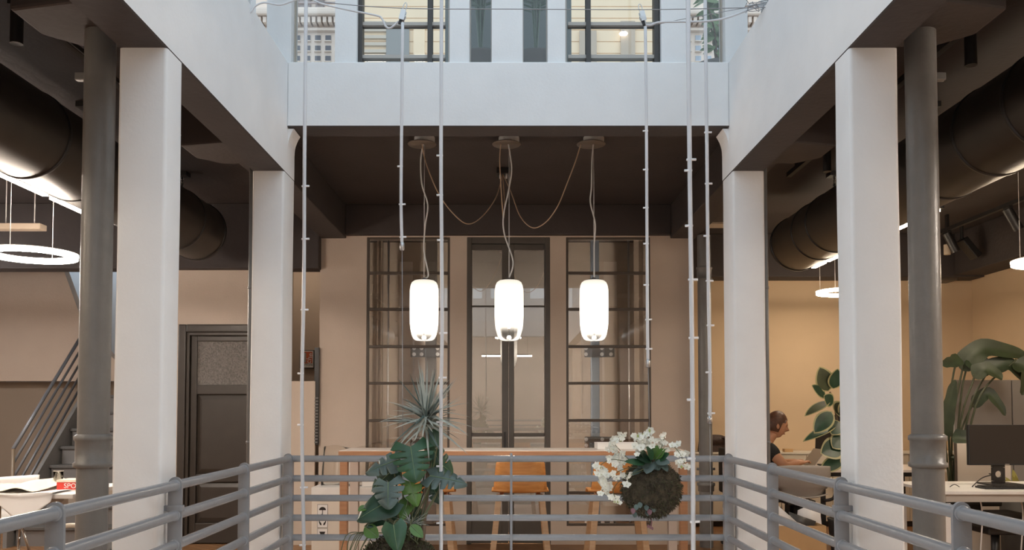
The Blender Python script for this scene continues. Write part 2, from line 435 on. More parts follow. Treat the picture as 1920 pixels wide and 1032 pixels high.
window(2, W3[0], W3[1], ZSILL, ZTOP, 'tall bronze framed window of stacked panes, right of the glazed door')
# glazed double door in the middle
dr = struct('door_1', 'dark grey double door with tall glass leaves between the two windows', ((DD[0]+DD[1])/2, YW, 0))
y0, y1 = YW+.0, YW+.09; t = .045
f = MB(); f.box((DD[0], y0, 0), (DD[0]+t, y1, ZTOP)); f.box((DD[1]-t, y0, 0), (DD[1], y1, ZTOP)); f.box((DD[0]+t, y0, ZTOP-.06), (DD[1]-t, y1, ZTOP))
f.build('door_frame', DOORD, dr, bevel=.006)
xm = (DD[0]+DD[1])/2; zt1 = Z(468, YW); zm = Z(574, YW); zl = Z(815, YW)
for s, (xa, xb) in (('l', (DD[0]+t+.003, xm-.002)), ('r', (xm+.002, DD[1]-t-.003))):
    ga, gb = ((X(881, YW), X(941, YW)) if s == 'l' else (X(964, YW), X(1021, YW)))
    yy0, yy1 = YW+.02, YW+.065
    l = MB(); l.box((xa, yy0, .01), (ga, yy1, ZTOP-.065)); l.box((gb, yy0, .01), (xb, yy1, ZTOP-.065))
    for za, zb in ((.01, .22), (zl-.02, zl+.012), (zt1, ZTOP-.065)): l.box((ga, yy0, za), (gb, yy1, zb))
    l.box((ga, yy0+.005, zm-.008), (gb, yy1, zm+.008))
    leaf = l.build('door_leaf', DOORD, dr, bevel=.004, seg=1)
    for za, zb in ((.22, zl-.02), (zl+.012, zm-.008), (zm+.008, zt1)):
        MB().box((ga, yy0+.018, za), (gb, yy0+.024, zb)).build('pane', GLASS, leaf)
    if s == 'l':
        MB().bar((xm-.035, yy0-.03, Z(845, YW)), (xm-.035, yy0-.03, Z(810, YW)), .018, .02).build('handle', BLACK, leaf, bevel=.004)
st(MB().box((-.47, 8.95, 0), (.47, 9.0, CEIL)).build('wall_door_shade', mat('door_shade_brown', (.065, .055, .047), .7)), 'dark brown wall added to darken the view through the glazed door')  # dark sheet added in place of shade behind the door glass
# shaft machinery
gr = thing('lift_guide_rail', 'blue grey steel guide rail with bolted brackets behind the right tall window', 'rail', (X(1118, 9.2), 9.2, 0))
gx = X(1116, 9.2)
BLUEST = mat('blue_grey_steel', (.10, .12, .15), .4, metal=.3)
MB().box((gx-.045, 9.16, 0), (gx+.045, 9.24, CEIL-.002)).build('rail', BLUEST, gr, bevel=.006)
for py in (660, 830, 985):
    z = Z(py, 9.15)
    br = MB().box((X(1096, 9.15), 9.10, z-.06), (X(1152, 9.15), 9.158, z+.06)).build('bracket', BLACK, gr, bevel=.008)
    for px in (1099, 1129, 1146):
        for dz in (-.03, .035):
            MB().lathe([(.016, -.012), (.016, 0), (.02, 0), (.02, .008)], 10, (X(px, 9.1), 9.092, z+dz), 'y').build('bolt', STEEL, br, smooth=False)
gl = thing('lift_guide_rail', 'dark steel guide rail with bolted brackets behind the left tall window', 'rail', (X(805, 9.2), 9.2, 0))
gx = X(808, 9.2)
MB().box((gx-.06, 9.16, 0), (gx+.06, 9.24, CEIL-.002)).build('rail', DOORW, gl, bevel=.006)
for py in (660, 830):
    z = Z(py, 9.15)
    br = MB().box((X(770, 9.15), 9.10, z-.06), (X(826, 9.15), 9.158, z+.06)).build('bracket', BLACK, gl, bevel=.008)
    for px in (776, 790, 820):
        for dz in (-.03, .035):
            MB().lathe([(.016, -.012), (.016, 0), (.02, 0), (.02, .008)], 10, (X(px, 9.1), 9.092, z+dz), 'y').build('bolt', STEEL, br)
for px, lb in ((727, 'thin pale conduit on the shaft wall seen through the left window'), (1180, 'thin steel conduit on the shaft wall seen through the right window'), (1198, 'brown square post in the shaft seen through the right window edge')):
    r = .012 if px != 1198 else .05
    tag(MB().tube([(X(px, 9.7), 9.7, 0.0), (X(px, 9.7), 9.7, CEIL-.002)], r, 8 if r < .02 else 4).build('conduit', STEEL if r < .02 else mat('taupe_post', (.30, .24, .19), .6), smooth=r < .02), lb, 'conduit')
tag(MB().box((X(706, 9.9), 9.9, 0), (X(715, 9.9), 9.995, CEIL-.002)).build('timber_post', MATS['taupe_post']), 'brown timber post against the shaft wall behind the left window', 'post')

for i, px in enumerate((859, 1047)):  # added lamps, hidden by the piers, that brighten the shaft
    x = X(px, 8.42); q = thing('fill_tube', 'upright fill tube added inside the lift shaft, hidden behind the pier ' + ('left' if i == 0 else 'right') + ' of the glazed door', 'lamp', (x, 8.40, .2))
    MB().box((x-.03, YW+.161, .2), (x+.03, YW+.19, 2.85)).build('housing', WHITE, q)
    MB().tube([(x, YW+.215, .22), (x, YW+.215, 2.83)], .02, 10).build('tube', glow('shaft_fill_glow', (1.0, .87, .73), 38.0) if i == 0 else MATS['shaft_fill_glow'], q, smooth=True)
# ------------------------------------------------------------------ left part: door wall, passage, stair
DX0, DX1 = X(334, YW), X(334, YW) + .98
dz1 = Z(609, YW)
b = MB()
b.box((-3.42, YW, 0), (DX0, YW+.14, zt+.01)); b.box((DX1, YW, 0), (-2.10, YW+.14, zt+.01)); b.box((DX0, YW, dz1), (DX1, YW+.14, zt+.01))
st(b.build('wall_back_left', BEIGE, org=(-2.8, YW, 0)), 'beige wall around the brown panelled door')
d2 = struct('door_2', 'dark brown panelled door with a patterned glass light', ((DX0+DX1)/2, YW, 0))
f = MB(); t = .075
f.box((DX0, YW-.03, 0), (DX0+t, YW+.06, dz1)); f.box((DX1-t, YW-.03, 0), (DX1, YW+.06, dz1)); f.box((DX0+t, YW-.03, dz1-t), (DX1-t, YW+.06, dz1))
f.build('door_frame', DOORW, d2, bevel=.012)
f = MB(); f.box((DX0+t, YW-.01, 0), (DX0+t+.03, YW+.05, dz1-t)); f.box((DX1-t-.03, YW-.01, 0), (DX1-t, YW+.05, dz1-t)); f.box((DX0+t+.03, YW-.01, dz1-t-.03), (DX1-t-.03, YW+.05, dz1-t))
f.build('door_stop', DOORW, d2, bevel=.006)
lx0, lx1, lz1 = DX0+t+.033, DX1-t-.033, dz1-t-.033
gx0, gx1 = X(367, YW), lx1-.09
gz0, gz1 = Z(722, YW), Z(640, YW)
l = MB(); yl0, yl1 = YW+.02, YW+.06
l.box((lx0, yl0, .01), (gx0, yl1, lz1)); l.box((gx1, yl0, .01), (lx1, yl1, lz1)); l.box((gx0, yl0, gz1), (gx1, yl1, lz1))
pz = [(Z(890, YW), Z(740, YW)), (.2, Z(905, YW))]
l.box((gx0, yl0, pz[0][1]), (gx1, yl1, gz0)); l.box((gx0, yl0, pz[1][1]), (gx1, yl1, pz[0][0])); l.box((gx0, yl0, .01), (gx1, yl1, .2))
leaf = l.build('door_leaf', DOORW, d2, bevel=.008)
for za, zb in pz:
    m_ = MB(); e = .05
    m_.add([(gx0, yl0+.03, za), (gx1, yl0+.03, za), (gx1, yl0+.03, zb), (gx0, yl0+.03, zb), (gx0+e, yl0+.012, za+e), (gx1-e, yl0+.012, za+e), (gx1-e, yl0+.012, zb-e), (gx0+e, yl0+.012, zb-e)],
           [(0,1,5,4), (1,2,6,5), (2,3,7,6), (3,0,4,7), (4,5,6,7), (3,2,1,0)])
    m_.build('door_panel', DOORW, leaf)
pat = mat('patterned_glass', (.17, .155, .14), .35, var=.35, vscale=70, bump=.9, bscale=60, spec=.6)
MB().box((gx0, yl0+.015, gz0), (gx1, yl0+.025, gz1)).build('pane', pat, leaf)

# passage with poster, beyond the door wall
st(MB().box((-2.75, 9.5, 0), (wx0, 9.6, CEIL)).build('wall_passage', TAUPE), 'taupe wall of the passage with the framed poster')
b = MB(); b.box((-2.75, YW+.14, 0), (-2.65, 9.5, CEIL)); st(b.build('wall_passage_side', TAUPE))
tag(MB().box((X(548, 8.1)-.2, 8.12, 0), (X(590, 8.1), 8.155, Z(715, 8.12))).build('partition_panel', mat('beige_panel', (.56, .47, .39), .7, var=.02), bevel=.004), 'tall beige partition panel standing under the red poster', 'panel')
po = thing('poster', 'framed red and white poster with script lettering in the passage', 'poster', (X(575, 9.49), 9.49, Z(690, 9.49)))
px0, px1, pz0, pz1 = X(561, 9.47), X(588, 9.47), Z(691, 9.47), Z(657, 9.47)
MB().box((px0, 9.475, pz0), (px1, 9.498, pz1)).build('poster_frame', BLACK, po, bevel=.003)
MB().box((px0+.008, 9.470, pz0+.008), (px1-.008, 9.474, pz1-.008)).build('sheet', PAPER, po)
RED = mat('poster_red', (.62, .16, .08), .6)
MB().box((px0+.05, 9.467, pz0+.055), (px1-.018, 9.4695, pz1-.018)).build('red_field', RED, po)
MW = lambda x, y, z: Matrix.Translation((x, y, z)) @ Matrix.Rotation(R(90), 4, 'X')
GREYB = mat('poster_grey', (.42, .40, .38), .7)
MB().box((px0+.03, 9.4655, pz0+.065), (px0+.072, 9.4668, pz1-.03)).build('grey_shape', GREYB, po)
text_mesh('lettering', 'che', .085, PAPER, po, MW(px1-.048, 9.4655, (pz0+pz1)/2+.012) @ Matrix.Rotation(R(75), 4, 'Z'))
text_mesh('lettering', 'TATTOME', .030, BLACK, po, MW((px0+px1)/2, 9.4695, pz0+.034))
dl = thing('fill_downlight', 'unseen round downlight added to brighten the passage behind the partition panel', 'lamp', (-2.2, 8.9, CEIL-.04))  # added lamp out of view, brightens the passage and its poster
MB().lathe([(.11, 0), (.12, .01), (.12, .039)], 24, (-2.2, 8.9, CEIL-.04)).build('housing', WHITE, dl, smooth=True)
MB().lathe([(.001, -.004), (.10, -.003), (.105, -.0005)], 24, (-2.2, 8.9, CEIL-.04)).build('diffuser', glow('passage_fill_glow', (1.0, .84, .66), 22.0), dl, smooth=True)
lv = thing('louvre_strip', 'narrow black louvred strip on the edge of the window wall', 'vent', (X(593, 8.12), 8.12, Z(835, 8.12)))
MB().box((X(588.5, 8.12), 8.128, Z(835, 8.12)), (X(597, 8.12), 8.158, Z(652, 8.12))).build('housing', BLACK, lv)
zz = Z(835, 8.12)+.02
while zz < Z(745, 8.12):
    MB().box((X(589.5, 8.12), 8.12, zz), (X(596, 8.12), 8.127, zz+.012)).build('slat', PIPEP, lv); zz += .03

# stair at far left
sx0, sx1 = -4.62, -3.56
stair = thing('staircase', 'grey staircase climbing away behind the paper covered table', 'stairs', (-4.1, 8.0, 0))
TREAD = mat('dark_grey_tread', (.10, .095, .09), .6)
for k in range(1, 11):
    y = 7.86 + .2*k
    if y > 9.6: break
    s_ = MB().box((sx0, y, .18*(k-1)), (sx1, y+.2, .18*k-.03)).build('riser', WHITE if k > 9 else mat('grey_riser', (.16, .15, .145), .6), stair)
    MB().box((sx0-.02, y-.02, .18*k-.03), (sx1, y+.2, .18*k)).build('tread', TREAD, s_, bevel=.005)
MB().add([(sx0-.06, 7.95, .0), (sx0-.06, 8.25, .0), (sx0-.06, 9.65, 1.25), (sx0-.06, 9.65, 1.72), (sx0-.06, 7.95, .20),
          (sx0-.022, 7.95, .0), (sx0-.022, 8.25, .0), (sx0-.022, 9.65, 1.25), (sx0-.022, 9.65, 1.72), (sx0-.022, 7.95, .20)],
         [(0,1,2,3,4), (9,8,7,6,5), (0,5,6,1), (1,6,7,2), (2,7,8,3), (3,8,9,4), (4,9,5,0)]).build('stringer', PIPEP, stair)
rl = thing('stair_railing', 'thin grey metal stair railing with five slanted bars', 'railing', (-4.85, 8.3, 0))
ra = at(25, 842, 8.35); rb = at(143, 632, 9.62); xr = ra.x
ra = Vector((xr, 8.35, ra.z)); rb = Vector((xr+.0, 9.62, rb.z))
BARM = mat('blue_grey_bar', (.17, .18, .20), .35, metal=.2)
for k in range(5):
    o = Vector((0, .0, -.145*k))
    MB().tube([ra+o, rb+o], .013 if k else .018, 8).build('handrail' if k == 0 else 'slanted_bar', BARM, rl, smooth=True)
MB().tube([(xr, 8.35, 0.0), (xr, 8.35, ra.z)], .016, 8).build('post', mat('bronze_post', (.20, .15, .10), .4), rl, smooth=True)
MB().tube([(xr, 9.62, rb.z), (xr, 9.62, rb.z-.75)], .016, 8).build('post', BARM, rl, smooth=True)
# upper flight wall: a taupe slab with a slanted edge, daylight from the stair skylight behind it
yP = 9.70
pa, pb, pc, pd = at(95, 448, yP), at(153, 600, yP), at(10, 715, yP), at(190, 715, yP)
poly = [(LX, pc.z), (pd.x+.5, pc.z), (pd.x+.5, pb.z-.55), (pb.x, pb.z), (pa.x, CEIL-.001), (LX, CEIL-.001)]
poly = [(LX, pc.z), (pd.x+.35, pc.z), (pb.x, pb.z), (pa.x, pa.z+.05), (pa.x-.05, CEIL-.001), (LX, CEIL-.001)]
st(MB().prism(poly, yP, yP+.12, 'xz').build('wall_stair_flight', TAUPE), 'taupe parapet wall of the upper stair flight with a slanted edge')
st(MB().box((LX, 10.7, 0), (-2.7, 10.9, CEIL+2)).build('wall_stair_back', mat('stair_white', (.78, .80, .84), .8)), 'white stair wall lit by daylight behind the slanted parapet')
st(MB().box((-3.55, YW+.14, 0), (-3.42, 10.7, CEIL)).build('wall_stair_side', TAUPE), 'taupe wall beside the stair')
st(MB().box((LX, 9.95, .0), (-3.56, 10.02, Z(716, 9.9))).build('wall_under_stair', mat('shaded_taupe', (.30, .235, .18), .85)), 'taupe wall under the upper stair flight with shade in its colour')  # shade of the recess is put into this darker taupe

# right part
st(MB().box((wx1, 9.8, 0), (RX, 9.95, CEIL)).build('wall_back_right', CREAM), 'cream back wall of the right room')

# ================================================================== UPPER FLOOR seen above the beams
YU = 4.885
def ux(px): return at(px, 60, YU).x
zu = TOPZ
UG = glass('upper_glass', (.97, .975, .975), ior=1.5)
ub = MB()
for a, c in ((500, 546), (628, 669), (843, 880), (922, 980), (1027, 1060), (1240, 1293), (1360, 1402)):
    ub.box((ux(a), YU, zu), (ux(c), YU+.15, 5.0))
ub.box((ux(500), YU, 5.0), (ux(1402), YU+.15, 5.4))
st(ub.build('wall_upper_back', PLASTER, org=(0, YU, zu)), 'white piers of the upper floor above the back beam')
UF = mat('dark_steel_frame', (.05, .047, .045), .4); UG2 = mat('grey_steel_frame', (.42, .40, .375), .4); JAMB = mat('beige_jamb', (.48, .45, .42), .6)
def uz(py): return Z(py, YU)
for i, (a, c, mull, trans, fr, lb) in enumerate((
        (546, 628, [], [], None, 'upper window before the stone facade with small square windows'),
        (669, 843, [672, 804], [37, 99], 1, 'upper window with two dark posts and grey transoms, left of the palm'),
        (880, 922, [], [], None, 'narrow upper window with a palm, left of the middle pier'),
        (980, 1027, [], [], None, 'narrow upper window with a palm, right of the middle pier'),
        (1060, 1240, [1104, 1233], [37, 99], 1, 'upper window with two dark posts and grey transoms, right of the palm'),
        (1293, 1360, [], [], None, 'upper window before the leafy branch'))):
    root = struct(f'window_{3+i}', lb, ((ux(a)+ux(c))/2, YU+.07, zu))
    MB().box((ux(a)+.001, YU+.075, zu), (ux(c)-.001, YU+.081, 5.0)).build('pane', UG, root)
    if fr:
        for m_ in mull: MB().box((ux(m_)-.012, YU+.04, zu), (ux(m_)+.016, YU+.11, 5.0)).build('mullion', UF, root)
        for p in trans + [-70, -140]:
            MB().box((ux(a)+.02, YU+.05, uz(p)-.010), (ux(c)-.03, YU+.10, uz(p)+.010)).build('transom', UG2, root)
        e = c if a < 900 else a
        MB().box((ux(e)-.012, YU+.05, zu), (ux(e)+.012, YU+.11, 5.0)).build('jamb', UG2, root)
    else:
        for e in (a, c):
            MB().box((ux(e)-.006, YU+.06, zu), (ux(e)+.006, YU+.10, 5.0)).build('jamb', UG2, root)
# upper side walls with dark framed windows
for s, nm in ((-1, 'left'), (1, 'right')):
    x = s*1.47
    b = MB(); b.box((x, -3.2, zu), (x+s*.12, YU-.62, zu+.35)); b.box((x, -3.2, 4.7), (x+s*.12, YU, 4.95)); b.box((x, YU-.10, zu), (x+s*.12, YU, 4.7))
    for yy in (-3.2, -1.5, .0, 1.4, 2.8, 4.15): b.box((x, yy, zu+.35), (x+s*.12, yy+.14, 4.7))
    st(b.build(f'wall_upper_{nm}', PLASTER), f'white upper floor wall on the {nm} of the light well')
    root = struct('window_9' if s < 0 else 'window_10', f'dark framed upper window on the {nm} side of the light well', (x, YU-.4, zu))
    for yy in (YU-.60, YU-.36, YU-.13): MB().box((x+s*.03, yy, zu), (x+s*.09, yy+.03, 4.7)).build('mullion', UF, root)
    for z in (zu+.3, zu+.95): MB().box((x+s*.04, YU-.60, z), (x+s*.08, YU-.10, z+.025)).build('transom', UG2, root)
    MB().box((x+s*.055, YU-.60, zu), (x+s*.061, YU-.10, 4.7)).build('pane', UG, root)
b = MB(); b.box((ux(500), -3.2, zu), (ux(1402), -3.05, zu+.5)); b.box((ux(500), -3.2, 4.7), (ux(1402), -3.05, 4.95))
for x in (-1.4, -.6, .3, 1.2): b.box((x, -3.2, zu+.5), (x+.2, -3.05, 4.7))
st(b.build('wall_upper_front', PLASTER), 'white upper floor wall at the near end of the light well')
# wall added so the narrow windows look dark inside
core = mat('grey_green_shade', (.12, .15, .155), .5)
st(MB().box((-.47, 6.25, 3.296), (.47, 6.35, 5.6)).build('wall_upper_shade', core), 'dark grey green wall added behind the two palms to darken the narrow windows')

# facade of the house across the court
YF = 12.0
STONE = mat('cream_stone', (.80, .68, .59), .85, var=.06, vscale=3); SIDING = mat('beige_stone', (.93, .73, .50), .8, var=.04, vscale=2)
def fx(px, py=60): return at(px, py, YF).x
def fz(py): return Z(py, YF)
fa = thing('far_building', 'beige stone house with dentil cornice across the court, behind the upper windows', 'building', (0, YF, 0))
b = MB(); b.box((-7, YF, 0), (7, YF+.4, 10.5)); b.build('facade_wall', SIDING, fa)
for side, (a, c) in (('l', (470, 660)), ('r', (1270, 1450))):
    MB().box((fx(a), YF-.12, 0), (fx(c), YF-.001, 10.5)).build('stone_bay', STONE, fa)
    MB().box((fx(a), YF-.34, fz(46)), (fx(c), YF-.121, fz(33))).build('cornice', STONE, fa, bevel=.03)
    MB().box((fx(a), YF-.20, fz(68)), (fx(c), YF-.121, fz(64))).build('string_course', STONE, fa)
    p = a+3
    while p < c-6:
        MB().box((fx(p), YF-.28, fz(58)), (fx(p+6.2), YF-.121, fz(48))).build('dentil', STONE, fa); p += 10
    for row in ((74, 85), (93, 104), (112, 123)):
        p = a+11
        while p < c-12:
            wn = MB().box((fx(p), YF-.135, fz(row[1])), (fx(p+10), YF-.121, fz(row[0]))).build('window', mat('slate_pane', (.09, .09, .11), .25) if side == 'l' else mat('sky_pane', (.40, .45, .52), .2), fa)
            MB().box((fx(p-1.2), YF-.17, fz(row[1]+1.4)), (fx(p+11.2), YF-.121, fz(row[1]))).build('window_sill', STONE, wn)
            p += 19
LOUV = mat('taupe_louvre', (.26, .21, .20), .6)
for a, c in ((549, 562), (565, 587), (596, 612)):
    sh = MB().box((fx(a), YF-.16, fz(31)), (fx(c), YF-.121, fz(-40))).build('shutter', LOUV, fa)
    for k in range(16):
        zz = fz(31)+.03+k*.075
        MB().box((fx(a)+.02, YF-.175, zz), (fx(c)-.02, YF-.161, zz+.045)).build('slat', mat('taupe_slat', (.33, .28, .265), .6), sh)
MB().box((fx(545), YF-.30, fz(24.5)), (fx(640), YF-.27, fz(22))).build('balcony_rail', mat('rose_rail', (.42, .34, .33), .6), fa)
for k in range(22):       # stone courses of the plain part
    z = 5.0+k*.17
    MB().box((fx(662), YF-.015, z), (fx(1268), YF-.001, z+.155)).build('stone_course', SIDING, fa)
GRD = mat('grey_blind', (.27, .27, .26), .6)
for a, c, y_0, y_1, m_ in ((725, 768, 46, 130, GRD), (776, 797, 50, 130, SIDING), (1086, 1118, 60, 130, mat('tan_blind', (.52, .42, .32), .7)), (1163, 1190, 42, 130, mat('tan_blind', (.52, .42, .32), .7))):
    MB().box((fx(a), YF-.05, fz(y_1)), (fx(c), YF-.016, fz(y_0))).build('blind', m_, fa)
for k in range(14):
    z = fz(43) - k*.034*3.0
    MB().box((fx(676), YF-.06, z-.045), (fx(725 if k < 9 else 745), YF-.016, z)).build('louvre_slat', mat('pale_slat', (.60, .52, .42), .7), fa)
UPL = glow('lamp_reflection_glow', (1.0, .93, .80), 2.2)  # glow imitating lamps reflected in the upper panes
for i, (a, c, py) in enumerate(((684, 723, 109), (777, 797, 109))):
    q = thing('lamp_reflection', ('long' if i == 0 else 'short') + ' glowing bar imitating a lamp reflection low in the upper window left of the palms', 'lamp', (at(a, py, 6.6).x, 6.6, 3.296))
    p0, p1 = at(a, py, 6.6), at(c, py, 6.6)
    MB().box((p0.x, 6.58, p0.z-.02), (p1.x, 6.62, p0.z+.02)).build('reflection_bar', UPL, q)
    for xx in (p0.x+.02, p1.x-.02): MB().tube([(xx, 6.6, 3.296), (xx, 6.6, p0.z-.019)], .006, 6).build('stand', STEEL, q)
c_ = at(1169, 63, YF-.08)
MB().lathe([(.0, -.02), (.05, -.018), (.062, .0), (.05, .014), (0, .016)], 18, c_).build('reflection_disc', UPL, fa, smooth=True)  # glowing disc on the facade imitates a reflected lamp
MB().box((c_.x-.012, YF-.08, c_.z+.02), (c_.x+.012, YF-.01, c_.z+.045)).build('reflection_bracket', UF, fa)

# ================================================================== RAILINGS
RXI, RZ, RSP, RR = 1.235, 1.012, 0.1105, 0.0185
POSTS = [-2.6, -1.8, -.97, -.15, 0.68, 1.51, 2.34, 3.18, 4.005, 4.80]
def side_rail(s, label):
    x = s*RXI; root = thing('railing', label, 'railing', (x, 2.5, 0))
    for k in range(8):
        z = RZ - RSP*k
        MB().tube([(x, -2.885, z), (x, 4.80, z)], RR, 16).build('rail', RAILP, root, auto=True)
    for i, y in enumerate(POSTS):
        w = .0255
        poly = [(x-w, 0.0), (x+w, 0.0)] + [(x + w*math.cos(R(a)), RZ + .002 + w*1.15*math.sin(R(a))) for a in range(0, 181, 15)]
        p = MB().prism(poly, y-.006, y+.006, 'xz').build('post', RAILP, root)
        for k in range(8):
            MB().lathe([(RR+.002, -.013), (RR+.004, -.0105), (RR+.004, .0105), (RR+.002, .013)], 14, (x, y, RZ-RSP*k), 'y').build('weld_collar', RAILP, p, smooth=True)
        if abs(y-3.18) < .01:
            zc = RZ-.085
            MB().box((x-w-.006, y-.012, zc-.012), (x+w+.006, y+.012, zc+.012)).build('clamp_band', RAILP, p, bevel=.004)
            MB().box((x+s*.02, y-.008, zc-.01), (s*XI+s*.004, y+.008, zc+.01)).build('clamp_tongue', RAILP, p)
    return root
side_rail(-1, 'grey tubular railing running along the left edge of the light well')
side_rail(1, 'grey tubular railing running along the right edge of the light well')
def cross_rail(y, label):
    root = thing('railing', label, 'railing', (0, y, 0))
    for k in range(8):
        z = RZ - RSP*k
        MB().tube([(-RXI+.0, y, z), (RXI, y, z)], RR, 16).build('rail', RAILP, root, auto=True)
    xm_ = X(958.5, y)
    w = .024
    poly = [(y-w, 0), (y+w, 0)] + [(y + w*math.cos(R(a)), RZ + .004 + w*1.15*math.sin(R(a))) for a in range(0, 181, 15)]
    MB().prism(poly, xm_-.0065, xm_+.0065, 'yz').build('post', RAILP, root)
    for s in (-1, 1):
        MB().box((s*RXI-.024, y-.02, 0), (s*RXI+.024, y+.012, RZ-.01)).build('corner_post', RAILP, root, bevel=.004)
    return root
cross_rail(4.832, 'grey tubular railing across the back edge, in front of the bar table')
cross_rail(-2.92, 'grey tubular railing across the near end behind the camera')

# ================================================================== PIPES
def downpipe(x, y, r, z0, z1, zc, label, elbow=0):
    root = thing('downpipe', label, 'pipe', (x, y, 0))
    MB().lathe([(r, z0), (r, z1)], 28, (x, y, 0)).build('pipe', PIPEP, root, auto=True)
    MB().lathe([(r+.001, zc-.075), (r+.012, zc-.07), (r+.014, zc-.055), (r+.006, zc-.05), (r+.006, zc+.03), (r+.012, zc+.035), (r+.012, zc+.05), (r+.001, zc+.058)], 28, (x, y, 0), cap=False).build('collar', PIPEP, root, smooth=True)
    return root
for s, lb in ((-1, 'thick grey cast iron pipe left of the near white column'), (1, 'thick grey cast iron pipe between the near white column and the monitor')):
    y = 3.36; x = X(181 if s < 0 else 1733, y, 500); r = .0585
    p = downpipe(x, y, r, 0, 2.80, Z(842, y), lb)
    MB().obox((x+s*.07, y, 2.62), (.05, .03, .03)).build('pipe_bracket', PIPEP, p, bevel=.004)
y = 8.02; x = X(1322.5, y)
p = downpipe(x, y, .063, 0, 2.93, Z(512, y), 'dark pipe beside the right end of the window wall')
r = .063
MB().lathe([(r+.001, -.05), (r+.012, -.045), (r+.012, .0), (r+.02, .005), (r+.02, .03), (r+.001, .035)], 24, (x, y, Z(912, y)), cap=False).build('collar', PIPEP, p, smooth=True)
MB().tube([(x-.085, y, Z(880, y)), (x+.085, y, Z(880, y))], .012, 8).build('pipe_bracket', PIPEP, p, smooth=True)
for s, px, lb in ((-1, 468.5, 'thin grey conduit on the edge of the left back column'), (1, 1437, 'thin grey conduit on the edge of the right back column')):
    y = 4.83; x = X(px, y, 600); x = s*max(abs(x), XO+.0125)
    c = thing('conduit_pipe', lb, 'pipe', (x, y, 0))
    MB().tube([(x, y, 0), (x, y, CEIL)], .0115, 12).build('pipe', PIPEP, c, smooth=True)
    for py in (540, 830):
        MB().lathe([(.0116, -.008), (.0145, -.007), (.0145, .007), (.0116, .008)], 12, (x, y, Z(py, y)), cap=False).build('clip', PIPEP, c, smooth=True)

# ================================================================== DUCTS with linear lights and hangers
def duct(s, yend, seams, label):
    a, r, zc = 2.70, .25, 1.3+1.531
    x = s*a; root = thing('air_duct', label, 'duct', (x, 4.0, zc-r))
    ys = [-2.0] + seams + [yend]
    for y0, y1 in zip(ys[:-1], ys[1:]):
        MB().lathe([(r, y0), (r, y1)], 48, (x, 0, zc), 'y').build('duct_section', DUCT, root, auto=True)
    for y in seams:
        MB().lathe([(r+.0005, y-.014), (r+.006, y-.011), (r+.006, y+.011), (r+.0005, y+.014)], 48, (x, 0, zc), 'y', cap=False).build('joint_ring', BLACK, root, smooth=True)
    MB().lathe([(r+.0005, yend-.03), (r+.008, yend-.025), (r+.008, yend+.004), (r-.02, yend+.006)], 48, (x, 0, zc), 'y', cap=False).build('end_rim', BLACK, root, smooth=True)
    for y in (3.55, 5.4, 7.0):
        h = MB()
        h.box((x-.05, y-.05, CEIL-.035), (x+.05, y+.05, CEIL-.001)); h.tube([(x, y, CEIL-.03), (x, y, zc+r-.002)], .006, 8)
        hb = h.build('hanger', BLACK, root)
        h2 = MB()
        for k in range(4):
            z = CEIL-.05-k*.03
            h2.lathe([(.012, -.004), (.017, 0), (.012, .004)], 10, (x, y, z), 'x' if k % 2 else 'y', cap=False)
        h2.build('chain', STEEL, hb, smooth=True)
    return root
duct(-1, 7.35, [2.2, 3.05, 3.70, 4.72, 5.25, 6.0, 6.85], 'round black air duct under the ceiling of the left room')
duct(1, 7.92, [2.2, 3.1, 4.18, 4.66, 5.19, 6.0, 6.99, 7.34], 'round black air duct under the ceiling of the right room')
for s, lb in ((-1, 'slim glowing light line along the left air duct'), (1, 'slim glowing light line along the right air duct')):
    x = s*3.02; z = 2.692
    q = thing('linear_light', lb, 'light', (x, 4.5, z))
    ya, y_e, segs = (.5, 6.1, [(.55, 2.0), (2.06, 3.4), (3.46, 4.75), (4.80, 5.52), (5.60, 6.08)]) if s < 0 else (5.9, 8.42, [(5.95, 7.62), (7.70, 8.02), (8.10, 8.40)])
    MB().box((x-.02, ya, z), (x+.02, y_e, z+.035)).build('housing', BLACK, q)
    for a_, b_ in segs: MB().box((x-.018, a_, z-.012), (x+.018, b_, z-.0005)).build('diffuser', LED if s < 0 else LEDR, q)
    for y in (ya+.4, (ya+y_e)/2, y_e-.2): MB().tube([(x, y, z+.035), (x, y, CEIL)], .003, 6).build('wire', BLACK, q)

# ================================================================== RING LIGHTS
def ring_light(c, rad, label, group=None, th=.017, m=None):
    q = thing('ring_light', label, 'light', (c[0], c[1], c[2]), group)
    c = Vector(c)
    MB().lathe([(rad-.024, -th), (rad+.024, -th), (rad+.026, th*.7), (rad-.026, th*.7), (rad-.024, -th)], 56, c, cap=False).build('diffuser', m or RINGL, q, smooth=True)
    MB().lathe([(rad-.028, th*.71), (rad+.028, th*.71), (rad+.028, th*1.0), (rad-.028, th*1.0), (rad-.028, th*.71)], 56, c, cap=False).build('housing', WHITE, q)
    for k in range(3):
        a = R(90+90*k); p = c + Vector((rad*math.cos(a), rad*math.sin(a), th))
        MB().tube([p, (p.x, p.y, CEIL-.03)], .002, 6).build('wire', CORDW, q)
    MB().box((c.x-.13, c.y-.03, CEIL-.03), (c.x+.13, c.y+.03, CEIL-.001)).build('canopy', WHITE, q, bevel=.004)
    return q
c0 = at(60, 478, 5.6); ring_light(c0, .25, 'large glowing ring light hanging in the left room over the papers')
dv = at(40, 427, 6.5); tag(MB().box((dv.x-.2, 6.45, dv.z-.02), (dv.x+.17, 6.55, dv.z+.025)).build('light_driver_box', mat('beige_plastic', (.6, .5, .4), .5), bevel=.006), 'flat beige driver box hanging above the left ring light', 'box')
drv = bpy.data.objects['light_driver_box']; 
